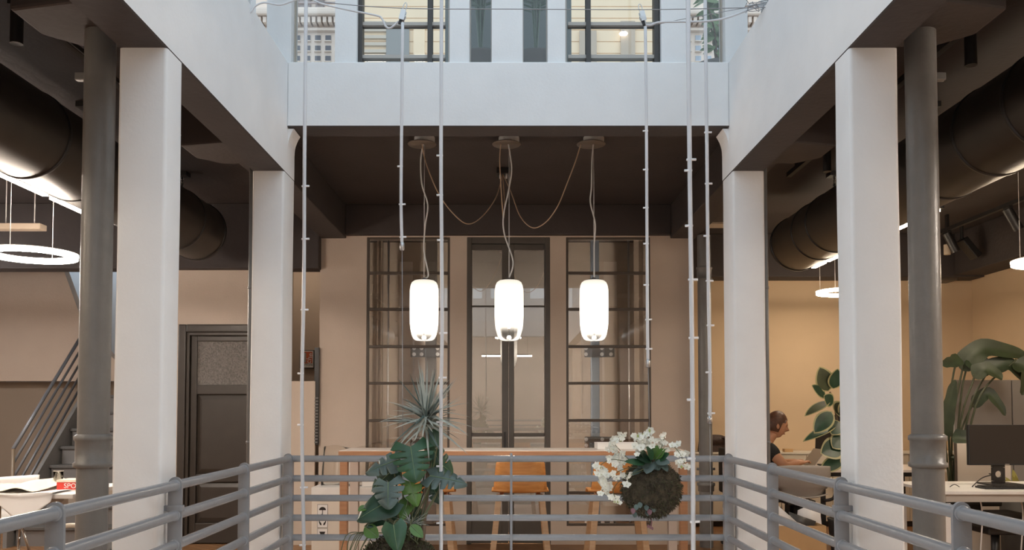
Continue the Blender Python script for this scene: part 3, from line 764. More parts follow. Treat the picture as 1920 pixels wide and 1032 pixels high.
for dx in (-.12, .1):
    MB().tube([(dv.x+dx, 6.5, dv.z+.025), (dv.x+dx, 6.5, CEIL)], .004, 6).build('wire', CORDW, drv)
c1 = at(1584, 548, 8.6); ring_light(c1, .25, 'glowing ring light over the woman with the laptop', m=RINGR)
c2 = at(1979, 490, 6.0); ring_light(c2, .25, 'glowing ring light over the monitor desk, cut by the picture edge', m=RINGR)
ring_light((3.6, 2.8, 2.35), .25, 'unseen ring light added as fill near the camera in the right room')  # from here to the stair one: fill rings added out of view
ring_light((3.40, 1.0, 2.40), .25, 'unseen ring light added as fill beside the camera in the right room', m=RINGR)
ring_light((-3.40, 1.0, 2.40), .25, 'unseen ring light added as fill beside the camera in the left room', m=RINGR)
ring_light((-5.3, 7.0, 2.40), .25, 'unseen ring light added as fill beside the stair in the left room', m=FILLN)
ring_light((-3.9, 2.6, 2.38), .25, 'unseen ring light added as fill near the camera in the left room', m=RINGR)

for i, x in enumerate((-2.25, 0.0, 2.25)):  # fill rings added behind the camera to brighten the column fronts
    ring_light((x, -5.2, 3.08), .3, 'unseen ring light added as fill in the gallery behind the camera, ' + ('left', 'middle', 'right')[i] + ' of three', m=FILLN)
for i, (x, y) in enumerate(((-2.0, .9), (2.0, .9), (-2.0, 3.1), (2.0, 3.1))):  # fill rings added below, out of view, to light the columns upwards
    g = ring_light((x, y, -1.25), .6, 'large unseen ring light added as fill on the ground floor below the gallery, ' + ('near left', 'near right', 'far left', 'far right')[i], m=FILLG)
    for ch in g.children:      # hung from the gallery slab, not from the upper ceiling
        if ch.name.startswith('canopy'): ch.location.z = -.25 - CEIL
        elif ch.name.startswith('wire'): bpy.data.objects.remove(ch)
    for k in range(3):
        a = R(60+120*k); MB().tube([(x+.6*math.cos(a), y+.6*math.sin(a), -1.228), (x+.6*math.cos(a), y+.6*math.sin(a), -.251)], .002, 6).build('wire', CORDW, g)
# lamp of the near gallery, mirrored in the glazed door
q = thing('linear_pendant', 'slim linear pendant lamp in the gallery behind the camera', 'lamp', (0, -3.6, 2.6))
for xa, xb in ((-.62, -.14), (.06, .55)):
    MB().box((xa, -3.62, 2.50), (xb, -3.58, 2.53)).build('light_bar', LED, q)
MB().box((-.62, -3.62, 2.531), (.55, -3.58, 2.56)).build('housing', BLACK, q)
for x in (-.5, .45): MB().tube([(x, -3.6, 2.56), (x, -3.6, CEIL)], .003, 6).build('wire', BLACK, q)

# ================================================================== THREE GLASS PENDANTS
def shade_material(lo, hi):
    m = bpy.data.materials.new('white_to_clear_glass'); m.use_nodes = True
    nt = m.node_tree; nt.nodes.clear(); N = nt.nodes.new; L = nt.links.new
    o = N('ShaderNodeOutputMaterial'); mx = N('ShaderNodeMixShader')
    tc = N('ShaderNodeTexCoord'); sp = N('ShaderNodeSeparateXYZ'); mr = N('ShaderNodeMapRange'); mr.interpolation_type = 'SMOOTHSTEP'
    mr.inputs['From Min'].default_value = lo; mr.inputs['From Max'].default_value = hi
    L(tc.outputs['Object'], sp.inputs[0]); L(sp.outputs['Z'], mr.inputs['Value'])
    t = N('ShaderNodeBsdfTransparent'); t.inputs[0].default_value = (.97, .96, .95, 1)
    g = N('ShaderNodeBsdfGlossy'); g.inputs['Roughness'].default_value = .02
    f = N('ShaderNodeFresnel'); f.inputs['IOR'].default_value = 1.45
    cl = N('ShaderNodeMixShader'); L(f.outputs[0], cl.inputs[0]); L(t.outputs[0], cl.inputs[1]); L(g.outputs[0], cl.inputs[2])
    e = N('ShaderNodeEmission'); e.inputs[0].default_value = (1.0, .90, .76, 1)
    es = N('ShaderNodeMapRange'); es.inputs['From Min'].default_value = .43; es.inputs['From Max'].default_value = .20
    es.inputs['To Min'].default_value = .75; es.inputs['To Max'].default_value = 2.6
    L(sp.outputs['Z'], es.inputs['Value']); L(es.outputs['Result'], e.inputs[1])
    L(mr.outputs['Result'], mx.inputs[0]); L(cl.outputs[0], mx.inputs[1]); L(e.outputs[0], mx.inputs[2]); L(mx.outputs[0], o.inputs[0])
    return m
SHADES = {'mid': shade_material(.06, .20), 'side': shade_material(.02, .125)}
BULB = glow('bulb_glow', (1.0, .88, .74), 250.0)
YP_ = 6.08
def pendant(px, label, cordpts):
    top, bot = at(px, 526, YP_), at(px, 640, YP_); x = top.x; H = top.z - bot.z; r = .1025
    q = thing('pendant_lamp', label, 'lamp', (x, YP_, bot.z), 'glass pendants over the bar table')
    prof = [(.040, H), (.072, H-.004), (.088, H-.016), (.097, H-.036), (r, H-.07), (r, H*.45), (.101, H*.30), (.097, H*.2), (.089, H*.1), (.080, H*.045), (.066, H*.012), (.05, .002), (.02, .0), (.0005, .0)]
    sh = MB().lathe(prof, 40, bot, cap=False).build('glass_shade', SHADES['mid' if abs(px-954) < 5 else 'side'], q, smooth=True)
    MB().lathe([(.042, H-.004), (.042, H+.004), (.02, H+.008), (.008, H+.02)], 24, bot).build('cap', STEEL, q, smooth=True)
    MB().lathe([(.0, .012), (.016, .014), (.019, .022), (.014, .034), (.006, .04)], 18, bot).build('bulb_base', CLIPM, q, smooth=True)
    MB().sphere((bot.x, bot.y, bot.z+.22), (.03, .03, .09)).build('bulb', BULB, q, smooth=True)
    MB().tube([(x, YP_, bot.z+.04), (x, YP_, bot.z+.13)], .004, 8).build('bulb_stem', CLEAR, q, smooth=True)
    MB().tube([(x, YP_, top.z+.02), (x, YP_, CEIL-.045)], .0028, 6).build('suspension_wire', CORDW, q, smooth=True)
    pts = [at(a, b_, YP_-.012) for a, b_ in cordpts]
    pts[0].z = CEIL-.05; pts[-1] = Vector((x, YP_, top.z+.016))
    MB().tube(spline(pts), .0052, 8).build('power_cord', CORDW, q, smooth=True)
    cn = MB().lathe([(.072, -.045), (.075, -.042), (.075, -.004), (.073, 0)], 32, (x, YP_, CEIL-.002)).build('canopy', mat('grey_canopy', (.80, .79, .78), .5), q, auto=True)
    MB().lathe([(.10, -.055), (.104, -.050), (.10, -.046), (.01, -.046)], 32, (x-.018, YP_+.0, CEIL-.002)).build('cover_plate', mat('bronze_plate', (.20, .165, .135), .35, metal=.4), cn, smooth=True)
    return q
pendant(795, 'glass pendant lamp, white fading to clear, in front of the left tall window', [(794, 258), (789, 300), (791, 345), (802, 385), (797, 425), (795, 470), (803, 515), (795, 526)])
pendant(954.5, 'glass pendant lamp, white fading to clear, in front of the glazed door', [(953, 258), (958, 300), (959, 325), (953, 360), (944, 405), (946, 440), (962, 490), (958, 526)])
pendant(1114, 'glass pendant lamp, white fading to clear, in front of the right tall window', [(1113, 258), (1110, 300), (1109, 350), (1107, 380), (1116, 420), (1114, 460), (1114, 500), (1117, 526)])
bx_ = at(945, 327, 6.9)
bxr = thing('junction_box', 'small black junction box on the dark ceiling above the middle pendant', 'box', (bx_.x, 6.9, CEIL-.06))
MB().box((bx_.x-.06, 6.84, CEIL-.05), (bx_.x+.04, 6.96, CEIL-.001)).build('body', BLACK, bxr, bevel=.004)
for dx in (-.03, .02): MB().tube([(bx_.x+dx, 6.86, CEIL-.05), (bx_.x+dx, 6.86, CEIL-.09)], .008, 8).build('gland', CORDW, bxr, smooth=True)
for lb, pts in (('slack tan cable swagged from the left pendant canopy', [(791, 262), (800, 310), (825, 368), (857, 408), (880, 420), (905, 405), (930, 370), (944, 330)]),
                ('slack tan cable swagged from the right pendant canopy', [(1089, 262), (1080, 300), (1063, 345), (1045, 388), (1022, 418), (998, 427), (975, 405), (958, 360), (948, 330)]),
                ('tan cable hanging down beside the middle pendant cord', [(939, 262), (937, 300), (939, 345), (942, 390), (944, 410), (946, 385), (946, 332)])):
    n = len(pts); P_ = []
    for i, (a, b_) in enumerate(pts):
        yy = YP_ - .03 + (6.86 - YP_ + .03) * (i/(n-1))**1.6
        P_.append(at(a, b_, yy))
    P_[0].z = min(P_[0].z, CEIL-.058); P_[-1] = Vector((bx_.x-.01, 6.86, CEIL-.052))
    tag(MB().tube(spline(P_), .0042, 8).build('hanging_cable', CORDT, smooth=True), lb, 'cable')

# ================================================================== TRACK SPOTS
def track(x, z, y0, y1, heads, label):
    q = thing('spotlight_track', label, 'spotlight', (x, (y0+y1)/2, z))
    MB().box((x-.018, y0, z), (x+.018, y1, z+.035)).build('track', BLACK, q)
    MB().box((x+.0185, y0, z+.004), (x+.0205, y1, z+.010)).build('track_lip', STEEL, q)
    for y in (y0+.2, (y0+y1)/2, y1-.2): MB().box((x-.012, y-.02, z+.035), (x+.012, y+.02, CEIL)).build('track_mount', BLACK, q)
    for y, d, L_, r, m_ in heads:
        d = Vector(d).normalized(); p = Vector((x, y, z-.035))
        h = MB().tube([p - d*.02, p + d*L_], r, 18).build('spot_head', m_, q, auto=True)
        MB().box((x-.02, y-.045, z-.018), (x+.02, y+.045, z)).build('adapter', BLACK, h, bevel=.003)
        MB().tube([(x, y, z-.018), (x, y, z-.045)], .008, 8).build('pivot', BLACK, h)
    return q
track(2.19, 3.10, .6, 6.6, [(3.98, (0, 0, -1), .145, .027, BLACK), (5.80, (0, 0, -1), .145, .027, BLACK), (2.0, (0, 0, -1), .145, .027, BLACK)], 'black track with cylindrical spots close to the right white beam')
track(-2.19, 3.10, .6, 6.0, [(3.74, (0, 0, -1), .145, .027, BLACK), (5.45, (0, 0, -1), .145, .027, BLACK), (2.0, (0, 0, -1), .145, .027, BLACK)], 'black track with cylindrical spots close to the left white beam')
WH2 = mat('cream_spot', (.6, .5, .38), .5)
track(4.43, 3.08, 3.4, 8.75, [(8.55, (.5, 0, -1), .19, .042, BLACK), (7.5, (.55, 0, -1), .19, .042, BLACK), (5.6, (.5, 0, -1), .19, .042, BLACK)], 'black track with tilted spots over the monitor desk')
sp = at(1776, 468, 8.9)
q = thing('ceiling_spot', 'small cream cylindrical spot under the tilted black spot', 'spotlight', (sp.x, 8.9, sp.z))
MB().tube([(sp.x, 8.9, sp.z-.055), (sp.x, 8.9, sp.z+.05)], .034, 16).build('spot_head', WH2, q, auto=True)
MB().tube([(sp.x, 8.9, sp.z+.05), (sp.x, 8.9, CEIL)], .008, 8).build('stem', BLACK, q)
p0, p1 = at(1803, 449, 8.9), at(1831, 483, 8.9)
q = thing('projector_arm', 'dark tilted equipment arm under the ceiling beside the cream spot', 'bracket', (p0.x, 8.9, p1.z))
MB().bar((p0.x, 8.9, p0.z), (p1.x, 8.9, p1.z), .14, .07).build('arm', BLACK, q, bevel=.01)
MB().tube([(p0.x, 8.9, p0.z), (p0.x, 8.9, CEIL)], .02, 8).build('stem', BLACK, q)
pb_ = at(1775, 520, 9.6)
tag(MB().box((pb_.x-.3, 9.55, pb_.z-.045), (pb_.x+.1, 9.8, pb_.z+.045)).build('wall_air_unit', FRAME, bevel=.015), 'dark boxy unit high on the cream back wall behind the pipe', 'unit')

# ================================================================== LEAVES
def frame(base, tip, nrm):
    base, tip = Vector(base), Vector(tip); t = tip - base; L = t.length; t.normalize()
    n = Vector(nrm); n = (n - t * n.dot(t)); n = n.normalized() if n.length > 1e-6 else t.orthogonal().normalized()
    return base, t, n, t.cross(n), L
def leaf(b, base, tip, nrm, width, shape='oval', droop=.12, fold=.12, slits=0, n=16, m=3, seed=0, wave=0.0):
    base, t, nn, sd, L = frame(base, tip, nrm); rnd = random.Random(seed); rows = []
    sl = [(.20+.62*k/max(1, slits) + rnd.uniform(-.02, .02), rnd.uniform(.6, .85)) for k in range(slits)]
    sr = [(.17+.62*k/max(1, slits) + rnd.uniform(-.02, .02), rnd.uniform(.6, .85)) for k in range(slits)]
    if slits: n = 46
    for i in range(n + 1):
        u = i / n
        if shape == 'oval': w = math.sin(math.pi * min(1, max(0.0, u))**.85) ** .75 if 0 < u < 1 else 0
        elif shape == 'strap': w = min(1, u*6 + .35) * (1 - u)**.55 if u < 1 else 0
        elif shape == 'paddle': w = min(1, (u*5)**.7) * (1 - u**3.2) ** .6 if u < 1 else 0
        else: w = min(1, .52 + u*2.6) * (max(0, 1 - u)**.62) * 1.22
        w = max(w, .004); row = []
        for j in range(-m, m + 1):
            v = j / m; ww = w
            for (c, d) in (sl if v < 0 else sr):
                g = math.exp(-((u - c) / .019)**2)
                ww *= 1 - d * g * (1 if abs(v) > .3 else 0)
            back = 0.26 * width * (1 - u)**4 * abs(v)**1.3 if shape == 'heart' else 0
            fwd = .16 * width * abs(v) * u * (1-u) if slits else 0
            p = base + t * (L*u - back + fwd) + sd * (ww * v * width / 2) + nn * (-droop * L * u*u + droop*.35*L*u + fold * width * abs(v) * w * .5 + wave * width * math.sin(u*9 + j) * abs(v))
            if shape == 'heart': p -= nn * (abs(v)**2 * width * .10)
            row.append(p)
        rows.append(row)
    return b.grid(rows)
def moss_ball(root, c, r, squash=1.0, nblade=2600, col=(MOSS, MOSSG), seed=1):
    rnd = random.Random(seed); c = Vector(c); b = MB(); nu, nv = 26, 38; rows = []
    for i in range(nu + 1):
        row = []
        for j in range(nv):
            th, ph = math.pi*i/nu, 2*math.pi*j/nv
            d = Vector((math.sin(th)*math.cos(ph), math.sin(th)*math.sin(ph), math.cos(th)))
            k = r * (1 + .07*noise.noise(d*2.3 + Vector((seed, 0, 0))) + .06*noise.noise(d*7) + .03*noise.noise(d*17))
            row.append(c + Vector((d.x*k, d.y*k, d.z*k*squash)))
        rows.append(row)
    b.grid(rows, True).build('moss_ball', col[0], root, smooth=True)
    g = MB()
    for _ in range(nblade):
        d = Vector((rnd.gauss(0, 1), rnd.gauss(0, 1), rnd.gauss(0, 1))).normalized()
        k = r * (1 + .07*noise.noise(d*2.3 + Vector((seed, 0, 0))) + .06*noise.noise(d*7))
        p = c + Vector((d.x*k, d.y*k, d.z*k*squash))
        q = (d + Vector((rnd.uniform(-1, 1), rnd.uniform(-1, 1), rnd.uniform(-1, 1)))*.9).normalized()
        s_ = q.orthogonal().normalized() * r * .016; l = r * rnd.uniform(.05, .15)
        m_ = p + q*l*.55 + d*r*.01; e = p + q*l - Vector((0, 0, l*.35))
        g.mi = 0 if rnd.random() < .55 else 1
        g.add([p-s_, p+s_, m_+s_*.8, m_-s_*.8, e], [(0, 1, 2, 3), (3, 2, 4)])
    o = g.build('moss_fuzz', [col[0], col[1]], root); o['kind'] = 'stuff'
    return o

# ================================================================== HANGING TUBES AND WIRES
TOPC = 4.45
def hanging_tube(label, Y, pts, r, clips, wire_to=None, top=True):
    P_ = [at(a, b_, Y) for a, b_ in pts]
    if top:
        P_ = [Vector((P_[0].x, Y, TOPC))] + P_
    q = thing('irrigation_tube', label, 'tube', (P_[-1].x, Y, P_[-1].z))
    MB().tube(spline(P_, 6), r, 10).build('tube', TUBEM, q, smooth=True)
    path = spline(P_, 30)
    for py in clips:
        z = Z(py, Y); p = min(path, key=lambda v: abs(v.z - z)); sgn = random.choice((-1, 1))
        MB().tube([p + Vector((-r*1.9 + sgn*r*.5, -.002, 0)), p + Vector((r*1.9 + sgn*r*.9, -.002, .001))], r*.55, 8).build('clip', CLIPM, q, smooth=True)
    if wire_to:
        e = P_[-1]
        MB().lathe([(r*1.1, -.02), (r*1.5, -.015), (r*1.5, .012), (r, .02)], 10, e).build('ferrule', STEEL, q, smooth=True)
        w_ = [e] + [at(a, b_, Y) for a, b_ in wire_to[:-1]] + [at(*wire_to[-1], Y)]
        MB().tube(w_, .0017, 6).build('wire', WIREM, q, smooth=True)
    return q
hanging_tube('pale hanging tube nearest the left corner of the back railing', 4.30, [(574, -10), (571, 300), (570, 520), (566, 760), (570, 1040)], .0092, [348, 452, 578, 700, 795, 918, 1020])
TB = hanging_tube('pale hanging tube ending above the left pendant, hung from a pulley', 4.12, [(755, 43), (753, 240), (752, 380), (754, 462)], .0078, [312, 384, 445], wire_to=[(755, 780), (757, 1000)], top=False)
hanging_tube('pale hanging tube running down through the monstera planter', 4.10, [(828, -10), (827, 300), (828, 440), (829, 620), (827, 760), (827, 1040)], .0092, [295, 368, 453, 625, 710, 790, 878, 985])
TD = hanging_tube('pale hanging tube above the white orchid, hung from a pulley', 4.22, [(1210, 50), (1212, 240), (1213, 420), (1214, 600), (1215, 682)], .0078, [245, 318, 388, 455, 533, 600, 655], wire_to=[(1217, 760), (1219, 858)], top=False)
hanging_tube('thick pale hanging tube right of the white orchid', 4.00, [(1290, -10), (1293, 300), (1297, 600), (1299, 830), (1300, 1040)], .0108, [295, 317, 428, 530, 637, 748, 860, 978])
hanging_tube('pale hanging tube nearest the right corner, ending in a thin wire', 4.40, [(1322, -10), (1325, 240), (1328, 520), (1331, 690), (1331, 788)], .0092, [250, 347, 443, 530, 612, 700, 776], wire_to=[(1332, 900), (1333, 1040)])
# cables that carry them: one at the beam top, one above the picture
def cable(label, pts, r, m_):
    return tag(MB().tube(spline(pts, 10), r, 8).build('steel_cable', m_, smooth=True), label, 'cable')
cable('thin steel cable stretched across the light well at beam height', [Vector((-1.28, 4.16, 3.38)), at(600, 3, 4.16), at(755, 15.5, 4.16), at(960, 17, 4.16), at(1207, 18, 4.16), at(1380, 15, 4.16), Vector((1.28, 4.16, at(1385, 14, 4.16).z))], .0022, WIREM)
for y, lb in ((4.0, 'thick tube right of the orchid'), (4.1, 'tube through the monstera planter'), (4.3, 'tube at the left corner'), (4.4, 'tube at the right corner')):
    tag(MB().tube([(-1.47, y, TOPC+.002), (1.47, y, TOPC+.002)], .003, 6).build('steel_cable', WIREM), 'thin steel cable high above the well carrying the ' + lb, 'cable', 'upper carrying cables')
def pulley(px, py, Y, lean, label):
    c = at(px, py, Y); q = thing('pulley', label, 'pulley', (c.x, Y, c.z-.03))
    r_ = Matrix.Rotation(lean, 3, 'Y')
    MB().obox(c + r_ @ Vector((0, -.012, 0)), (.026, .003, .052), r_).build('cheek_plate', STEEL, q, bevel=.0012)
    MB().obox(c + r_ @ Vector((0, .012, 0)), (.026, .003, .052), r_).build('cheek_plate', STEEL, q, bevel=.0012)
    MB().lathe([(.0, -.008), (.016, -.008), (.012, 0), (.016, .008), (.0, .008)], 18, c - Vector((0, 0, .006)), 'y').build('wheel', CHROME, q, smooth=True)
    ring = [c + r_ @ Vector((.0085*math.cos(R(a)), 0, .044 + .022*math.sin(R(a)))) for a in range(0, 361, 24)]
    MB().tube(ring, .0022, 8, cap=False).build('shackle', STEEL, q, smooth=True)
    MB().obox(c + r_ @ Vector((-.004, 0, -.034)), (.014, .012, .026), r_).build('cable_stop', BLACKP, q, bevel=.003)
    return q
pulley(755, 29, 4.14, R(14), 'small steel pulley on the cable above the left pendant')
pulley(1205, 31, 4.22, R(-14), 'small steel pulley on the cable above the white orchid')
def feed(label, pts, r, m_=None):
    return tag(MB().tube(spline(pts, 10), r, 8).build('feed_hose', m_ or TUBEM, smooth=True), label, 'hose')
feed('white feed hose looping from the left beam to the pulley', [at(447, 2, 4.18), at(458, 12, 4.18), at(468, 24, 4.15), at(478, 12, 4.15), at(495, 5, 4.15), at(525, 9, 4.15), at(548, 2, 4.15), at(575, -6, 4.15), at(600, 6, 4.15), at(650, 18, 4.15), at(705, 29, 4.15), at(716, 35, 4.15), at(724, 50, 4.15), at(733, 52, 4.15), at(747, 40, 4.15)], .0048)
feed('thin white hose loop hanging on the left white beam', [at(460, 14, 4.17), at(470, 30, 4.17), at(472, 42, 4.17), at(469, 51, 4.17), at(465, 40, 4.17), at(468, 22, 4.17)], .002)
feed('white feed hose running from the right beam to the pulley', [at(1447, 11, 4.24), at(1425, 12, 4.24), at(1400, 20, 4.24), at(1360, 34, 4.24), at(1320, 40, 4.24), at(1270, 41, 4.24), at(1235, 42, 4.24), at(1220, 47, 4.24), at(1211, 47, 4.24)], .0055)
feed('thin grey wire beside the right feed hose', [at(1437, 4, 4.25), at(1405, 14, 4.25), at(1390, 16, 4.25), at(1340, 25, 4.25), at(1270, 38, 4.25), at(1222, 48, 4.25)], .0017, WIREM)
tg = thing('cable_tensioner', 'tangle of steel turnbuckle and wire ends at the right beam', 'tensioner', tuple(at(1420, 10, 4.2)))
c = at(1420, 9, 4.2)
MB().tube([c + Vector((-.06, 0, -.005)), c + Vector((.05, 0, .004))], .005, 8).build('turnbuckle', STEEL, tg, smooth=True)
rr_ = random.Random(5)
for k in range(5):
    p = [c + Vector((rr_.uniform(-.06, .05), rr_.uniform(-.02, .02), rr_.uniform(-.035, .035))) for _ in range(5)]
    MB().tube(spline(p, 6), .0016, 6).build('wire_end', WIREM, tg, smooth=True)

# ================================================================== MONSTERA AND DRACAENA IN A MOSS BALL
YM = 4.12
mo = thing('hanging_moss_planter', 'hanging moss ball with split leaf monstera and a spiky dracaena', 'plant', tuple(at(748, 1160, YM)))
mc = at(746, 1082, YM); moss_ball(mo, mc, .205, .92, 3200, seed=3)
rnd = random.Random(4)
def L3(px, py, dy=0): return at(px, py, YM + dy)
crown = L3(768, 1010)
MON = [  # base px, tip px, width px, depth of base / tip, normal, slits, material, shape
    ((770, 838), (779, 900), 80, -.06, -.16, (.05, -1, .35), 4, LEAFM, 'heart'),
    ((750, 862), (684, 884), 58, -.02, -.05, (-.1, -.7, .8), 3, LEAFG, 'heart'),
    ((738, 880), (694, 922), 44, .03, .06, (-.3, -1, .2), 3, LEAFD, 'heart'),
    ((728, 905), (727, 952), 60, -.12, -.2, (-.15, -1, .45), 3, LEAFG, 'heart'),
    ((768, 903), (782, 950), 40, -.07, -.10, (.1, -1, .2), 2, LEAFB, 'heart'),
    ((733, 938), (668, 974), 62, -.10, -.16, (-.3, -1, .5), 0, LEAFD, 'heart'),
    ((806, 893), (876, 905), 56, -.05, -.08, (.25, -.8, .8), 4, LEAFG, 'heart'),
    ((800, 850), (852, 890), 58, .06, .10, (.3, -1, .15), 3, LEAFM, 'heart'),
    ((738, 985), (745, 1036), 44, -.2, -.25, (-.05, -1, .3), 0, LEAFM, 'heart'),
    ((820, 838), (812, 804), 30, .03, .04, (.1, -1, .1), 0, LEAFM, 'oval'),
    ((812, 842), (824, 868), 26, .08, .05, (.4, -1, .1), 0, LEAFD, 'oval'),
    ((806, 905), (828, 945), 40, .06, .03, (.2, -1, .1), 2, LEAFD, 'heart'),
    ((690, 950), (671, 958), 18, -.10, -.13, (0, -.6, 1), 0, LEAFB, 'oval'),
    ((684, 988), (709, 1008), 26, -.12, -.16, (-.2, -1, .5), 0, LEAFB, 'oval'),
    ((770, 985), (793, 1008), 20, -.15, -.18, (.2, -1, .4), 0, LEAFB, 'oval'),
    ((765, 940), (752, 975), 30, -.02, -.08, (0, -1, .2), 0, LEAFB, 'heart'),
    ((715, 975), (688, 986), 30, -.08, -.14, (-.2, -.7, .8), 0, LEAFD, 'heart'),
    ((745, 955), (722, 990), 44, .04, .0, (-.2, -1, .1), 0, LEAFD, 'heart'),
    ((790, 955), (770, 990), 30, .05, .0, (.1, -1, .1), 0, LEAFD, 'heart'),
]
sM = F_PX / YM
for i, (bp, tp, w, d0, d1, nr, sl, m_, shp) in enumerate(MON):
    B_, T_ = L3(*bp, d0), L3(*tp, d1)
    b = leaf(MB(), B_, T_, nr, w/sM, shp, .10, .10, sl, n=18, m=4, seed=i+20)
    lf = b.build('leaf', m_, mo, smooth=True)
    cv = [b.v[k*9+4] for k in range(len(b.v)//9)]; nv_ = Vector(nr).normalized()*.0012
    MB().tube([p + nv_ for p in cv[:-2:2]], [.0026*(1-.8*k/len(cv[:-2:2])) for k in range(len(cv[:-2:2]))], 6).build('midrib', MIDRIB, lf, smooth=True)
    ctrl = (crown + B_)/2 + Vector(((B_.x-crown.x)*.25, 0, .05))
    MB().tube(spline([crown + Vector((rnd.uniform(-.06, .06), rnd.uniform(-.05, .05), -.02)), ctrl, B_], 8), [.005]*9 + [.0042]*8 if False else .0042, 7).build('petiole', STEMM, lf, smooth=True)
# dracaena cane and rosette
MB().tube(spline([L3(792, 1015), L3(796, 960, .01), L3(802, 900, .02), L3(800, 840, .02), L3(799, 788, .02)], 8), .0125, 10).build('cane', BARK, mo, smooth=True)
MB().tube(spline([L3(779, 1000, .03), L3(800, 960, -.02), L3(826, 915, .0)], 8), .006, 8).build('stem', STEMM, mo, smooth=True)
DC = L3(799, 792, .02)
for i in range(104):
    r2 = random.Random(100+i)
    az = r2.uniform(0, 2*math.pi); el = R(r2.choice((r2.uniform(-32, 12), r2.uniform(0, 45), r2.uniform(48, 86))))
    Ln = r2.uniform(.16, .25) * (1.0 if el < .9 else 1.2)
    d = Vector((math.cos(az)*math.cos(el), math.sin(az)*math.cos(el)*.8, math.sin(el)))
    o = DC + Vector((0, 0, r2.uniform(-.03, .05)))
    tip = o + d*Ln - Vector((.0, 0, .04*math.cos(el)))
    b = leaf(MB(), o, tip, (d.x*-.4, -.5, 1), r2.uniform(.0115, .018), 'strap', r2.uniform(.05, .32)*max(.15, math.cos(el)), .25, n=9, m=1)
    b.build('strap_leaf', SPIKE if r2.random() < .78 else LEAFG, mo, smooth=True)
for i in range(26):      # grassy offset at the foot of the cane
    r2 = random.Random(300+i); o = L3(775+r2.uniform(-8, 8), 985, -.06)
    d = Vector((r2.uniform(-1, 1), r2.uniform(-.8, .1), r2.uniform(.1, 1))).normalized()
    leaf(MB(), o, o + d*r2.uniform(.06, .11), (0, -.5, 1), .007, 'strap', .3, .2, n=6, m=1).build('strap_leaf', SPIKE, mo, smooth=True)
for i in range(9):       # trailing roots
    r2 = random.Random(400+i); s_ = L3(700+r2.uniform(-20, 30), 1000, -.1)
    MB().tube(spline([s_, s_ + Vector((-.05-r2.uniform(0, .03), -.03, -.01)), s_ + Vector((-.08-r2.uniform(0, .05), -.04, -.10-r2.uniform(0, .1)))], 6), .0022, 6).build('root', STEMM, mo, smooth=True)

# ================================================================== ORCHID MOSS BALL
YO = 4.22; sO = F_PX / YO
orc = thing('hanging_moss_planter', 'hanging round moss ball with a white orchid', 'plant', tuple(at(1222, 975, YO)))
oc = at(1222, 917, YO); moss_ball(orc, oc, 53/sO, 1.0, 2600, seed=8)
MB().tube([oc + Vector((-.012, 0, .13)), at(1219, 856, YO)], .002, 6).build('wire_loop', WIREM, orc, smooth=True)
def O3(px, py, dy=0): return at(px, py, YO + dy)
for i, (bp, tp, w, m_) in enumerate([((1222, 866), (1196, 876), 24, LEAFG), ((1222, 864), (1192, 856), 22, LEAFD), ((1224, 862), (1214, 838), 20, LEAFM), ((1226, 862), (1232, 836), 20, LEAFB),
        ((1228, 864), (1254, 850), 20, LEAFM), ((1230, 866), (1256, 868), 20, LEAFG), ((1226, 866), (1236, 882), 22, LEAFG), ((1218, 868), (1212, 888), 22, LEAFG), ((1210, 870), (1172, 864), 16, LEAFM),
        ((1222, 860), (1220, 846), 26, LEAFD), ((1202, 880), (1186, 890), 12, LEAFG), ((1240, 868), (1252, 884), 14, LEAFG), ((1216, 862), (1200, 846), 20, LEAFM), ((1230, 860), (1246, 842), 18, LEAFB)]):
    dy = -.09 - .02*(i % 3)
    leaf(MB(), O3(*bp, dy+.02), O3(*tp, dy-.02), (.1*((i % 3)-1), -.8, .7), w/sO, 'oval', .12, .12, n=10, m=2).build('leaf', m_, orc, smooth=True)
for i, (px, py) in enumerate([(1187, 958), (1193, 951), (1200, 947), (1212, 952), (1218, 960), (1226, 955), (1220, 948), (1214, 962), (1232, 948), (1190, 965)]):
    c = O3(px, py, -.135 + .004*i)
    leaf(MB(), c + Vector((0, .006, .012)), c + Vector((0, -.006, -.016)), (0, -1, .4), .024, 'oval', .1, .1, n=6, m=2).build('leaf', LEAFG if i % 4 else PURPLE, orc, smooth=True)
MB().tube(spline([O3(1219, 965, -.03), O3(1222, 978, -.03), O3(1220, 990, -.03)], 5), .0028, 6).build('root', PURPLE, orc, smooth=True)
for k in range(3):
    c = O3(1219 + 3*k-3, 984+2*k, -.035)
    leaf(MB(), c, c + Vector((.004*(k-1), -.004, -.018)), (0, -1, .2), .012, 'oval', .1, .1, n=5, m=1).build('leaf', PURPLE, orc, smooth=True)
def flower_mesh():
    b = MB(); b.mi = 0
    for k in range(5):
        a = R(90 + 72*k); d = Vector((math.cos(a), 0, math.sin(a)))
        leaf(b, d*.002, d*(.0205 if k in (1, 4) else .0185) + Vector((0, -.004, 0)), (0, -1, 0), .0185 if k in (1, 4) else .0125, 'oval', -.1, .15, n=5, m=1)
    b.sphere((0, -.006, -.002), (.0045, .006, .0045), 5, 6)
    b.mi = 1; b.sphere((0, -.0095, -.003), (.002, .003, .002), 4, 5)
    return b.build('flower', [PETAL, BUD], org=(0, 0, 0), smooth=True)
FM = flower_mesh()
rf = random.Random(77)
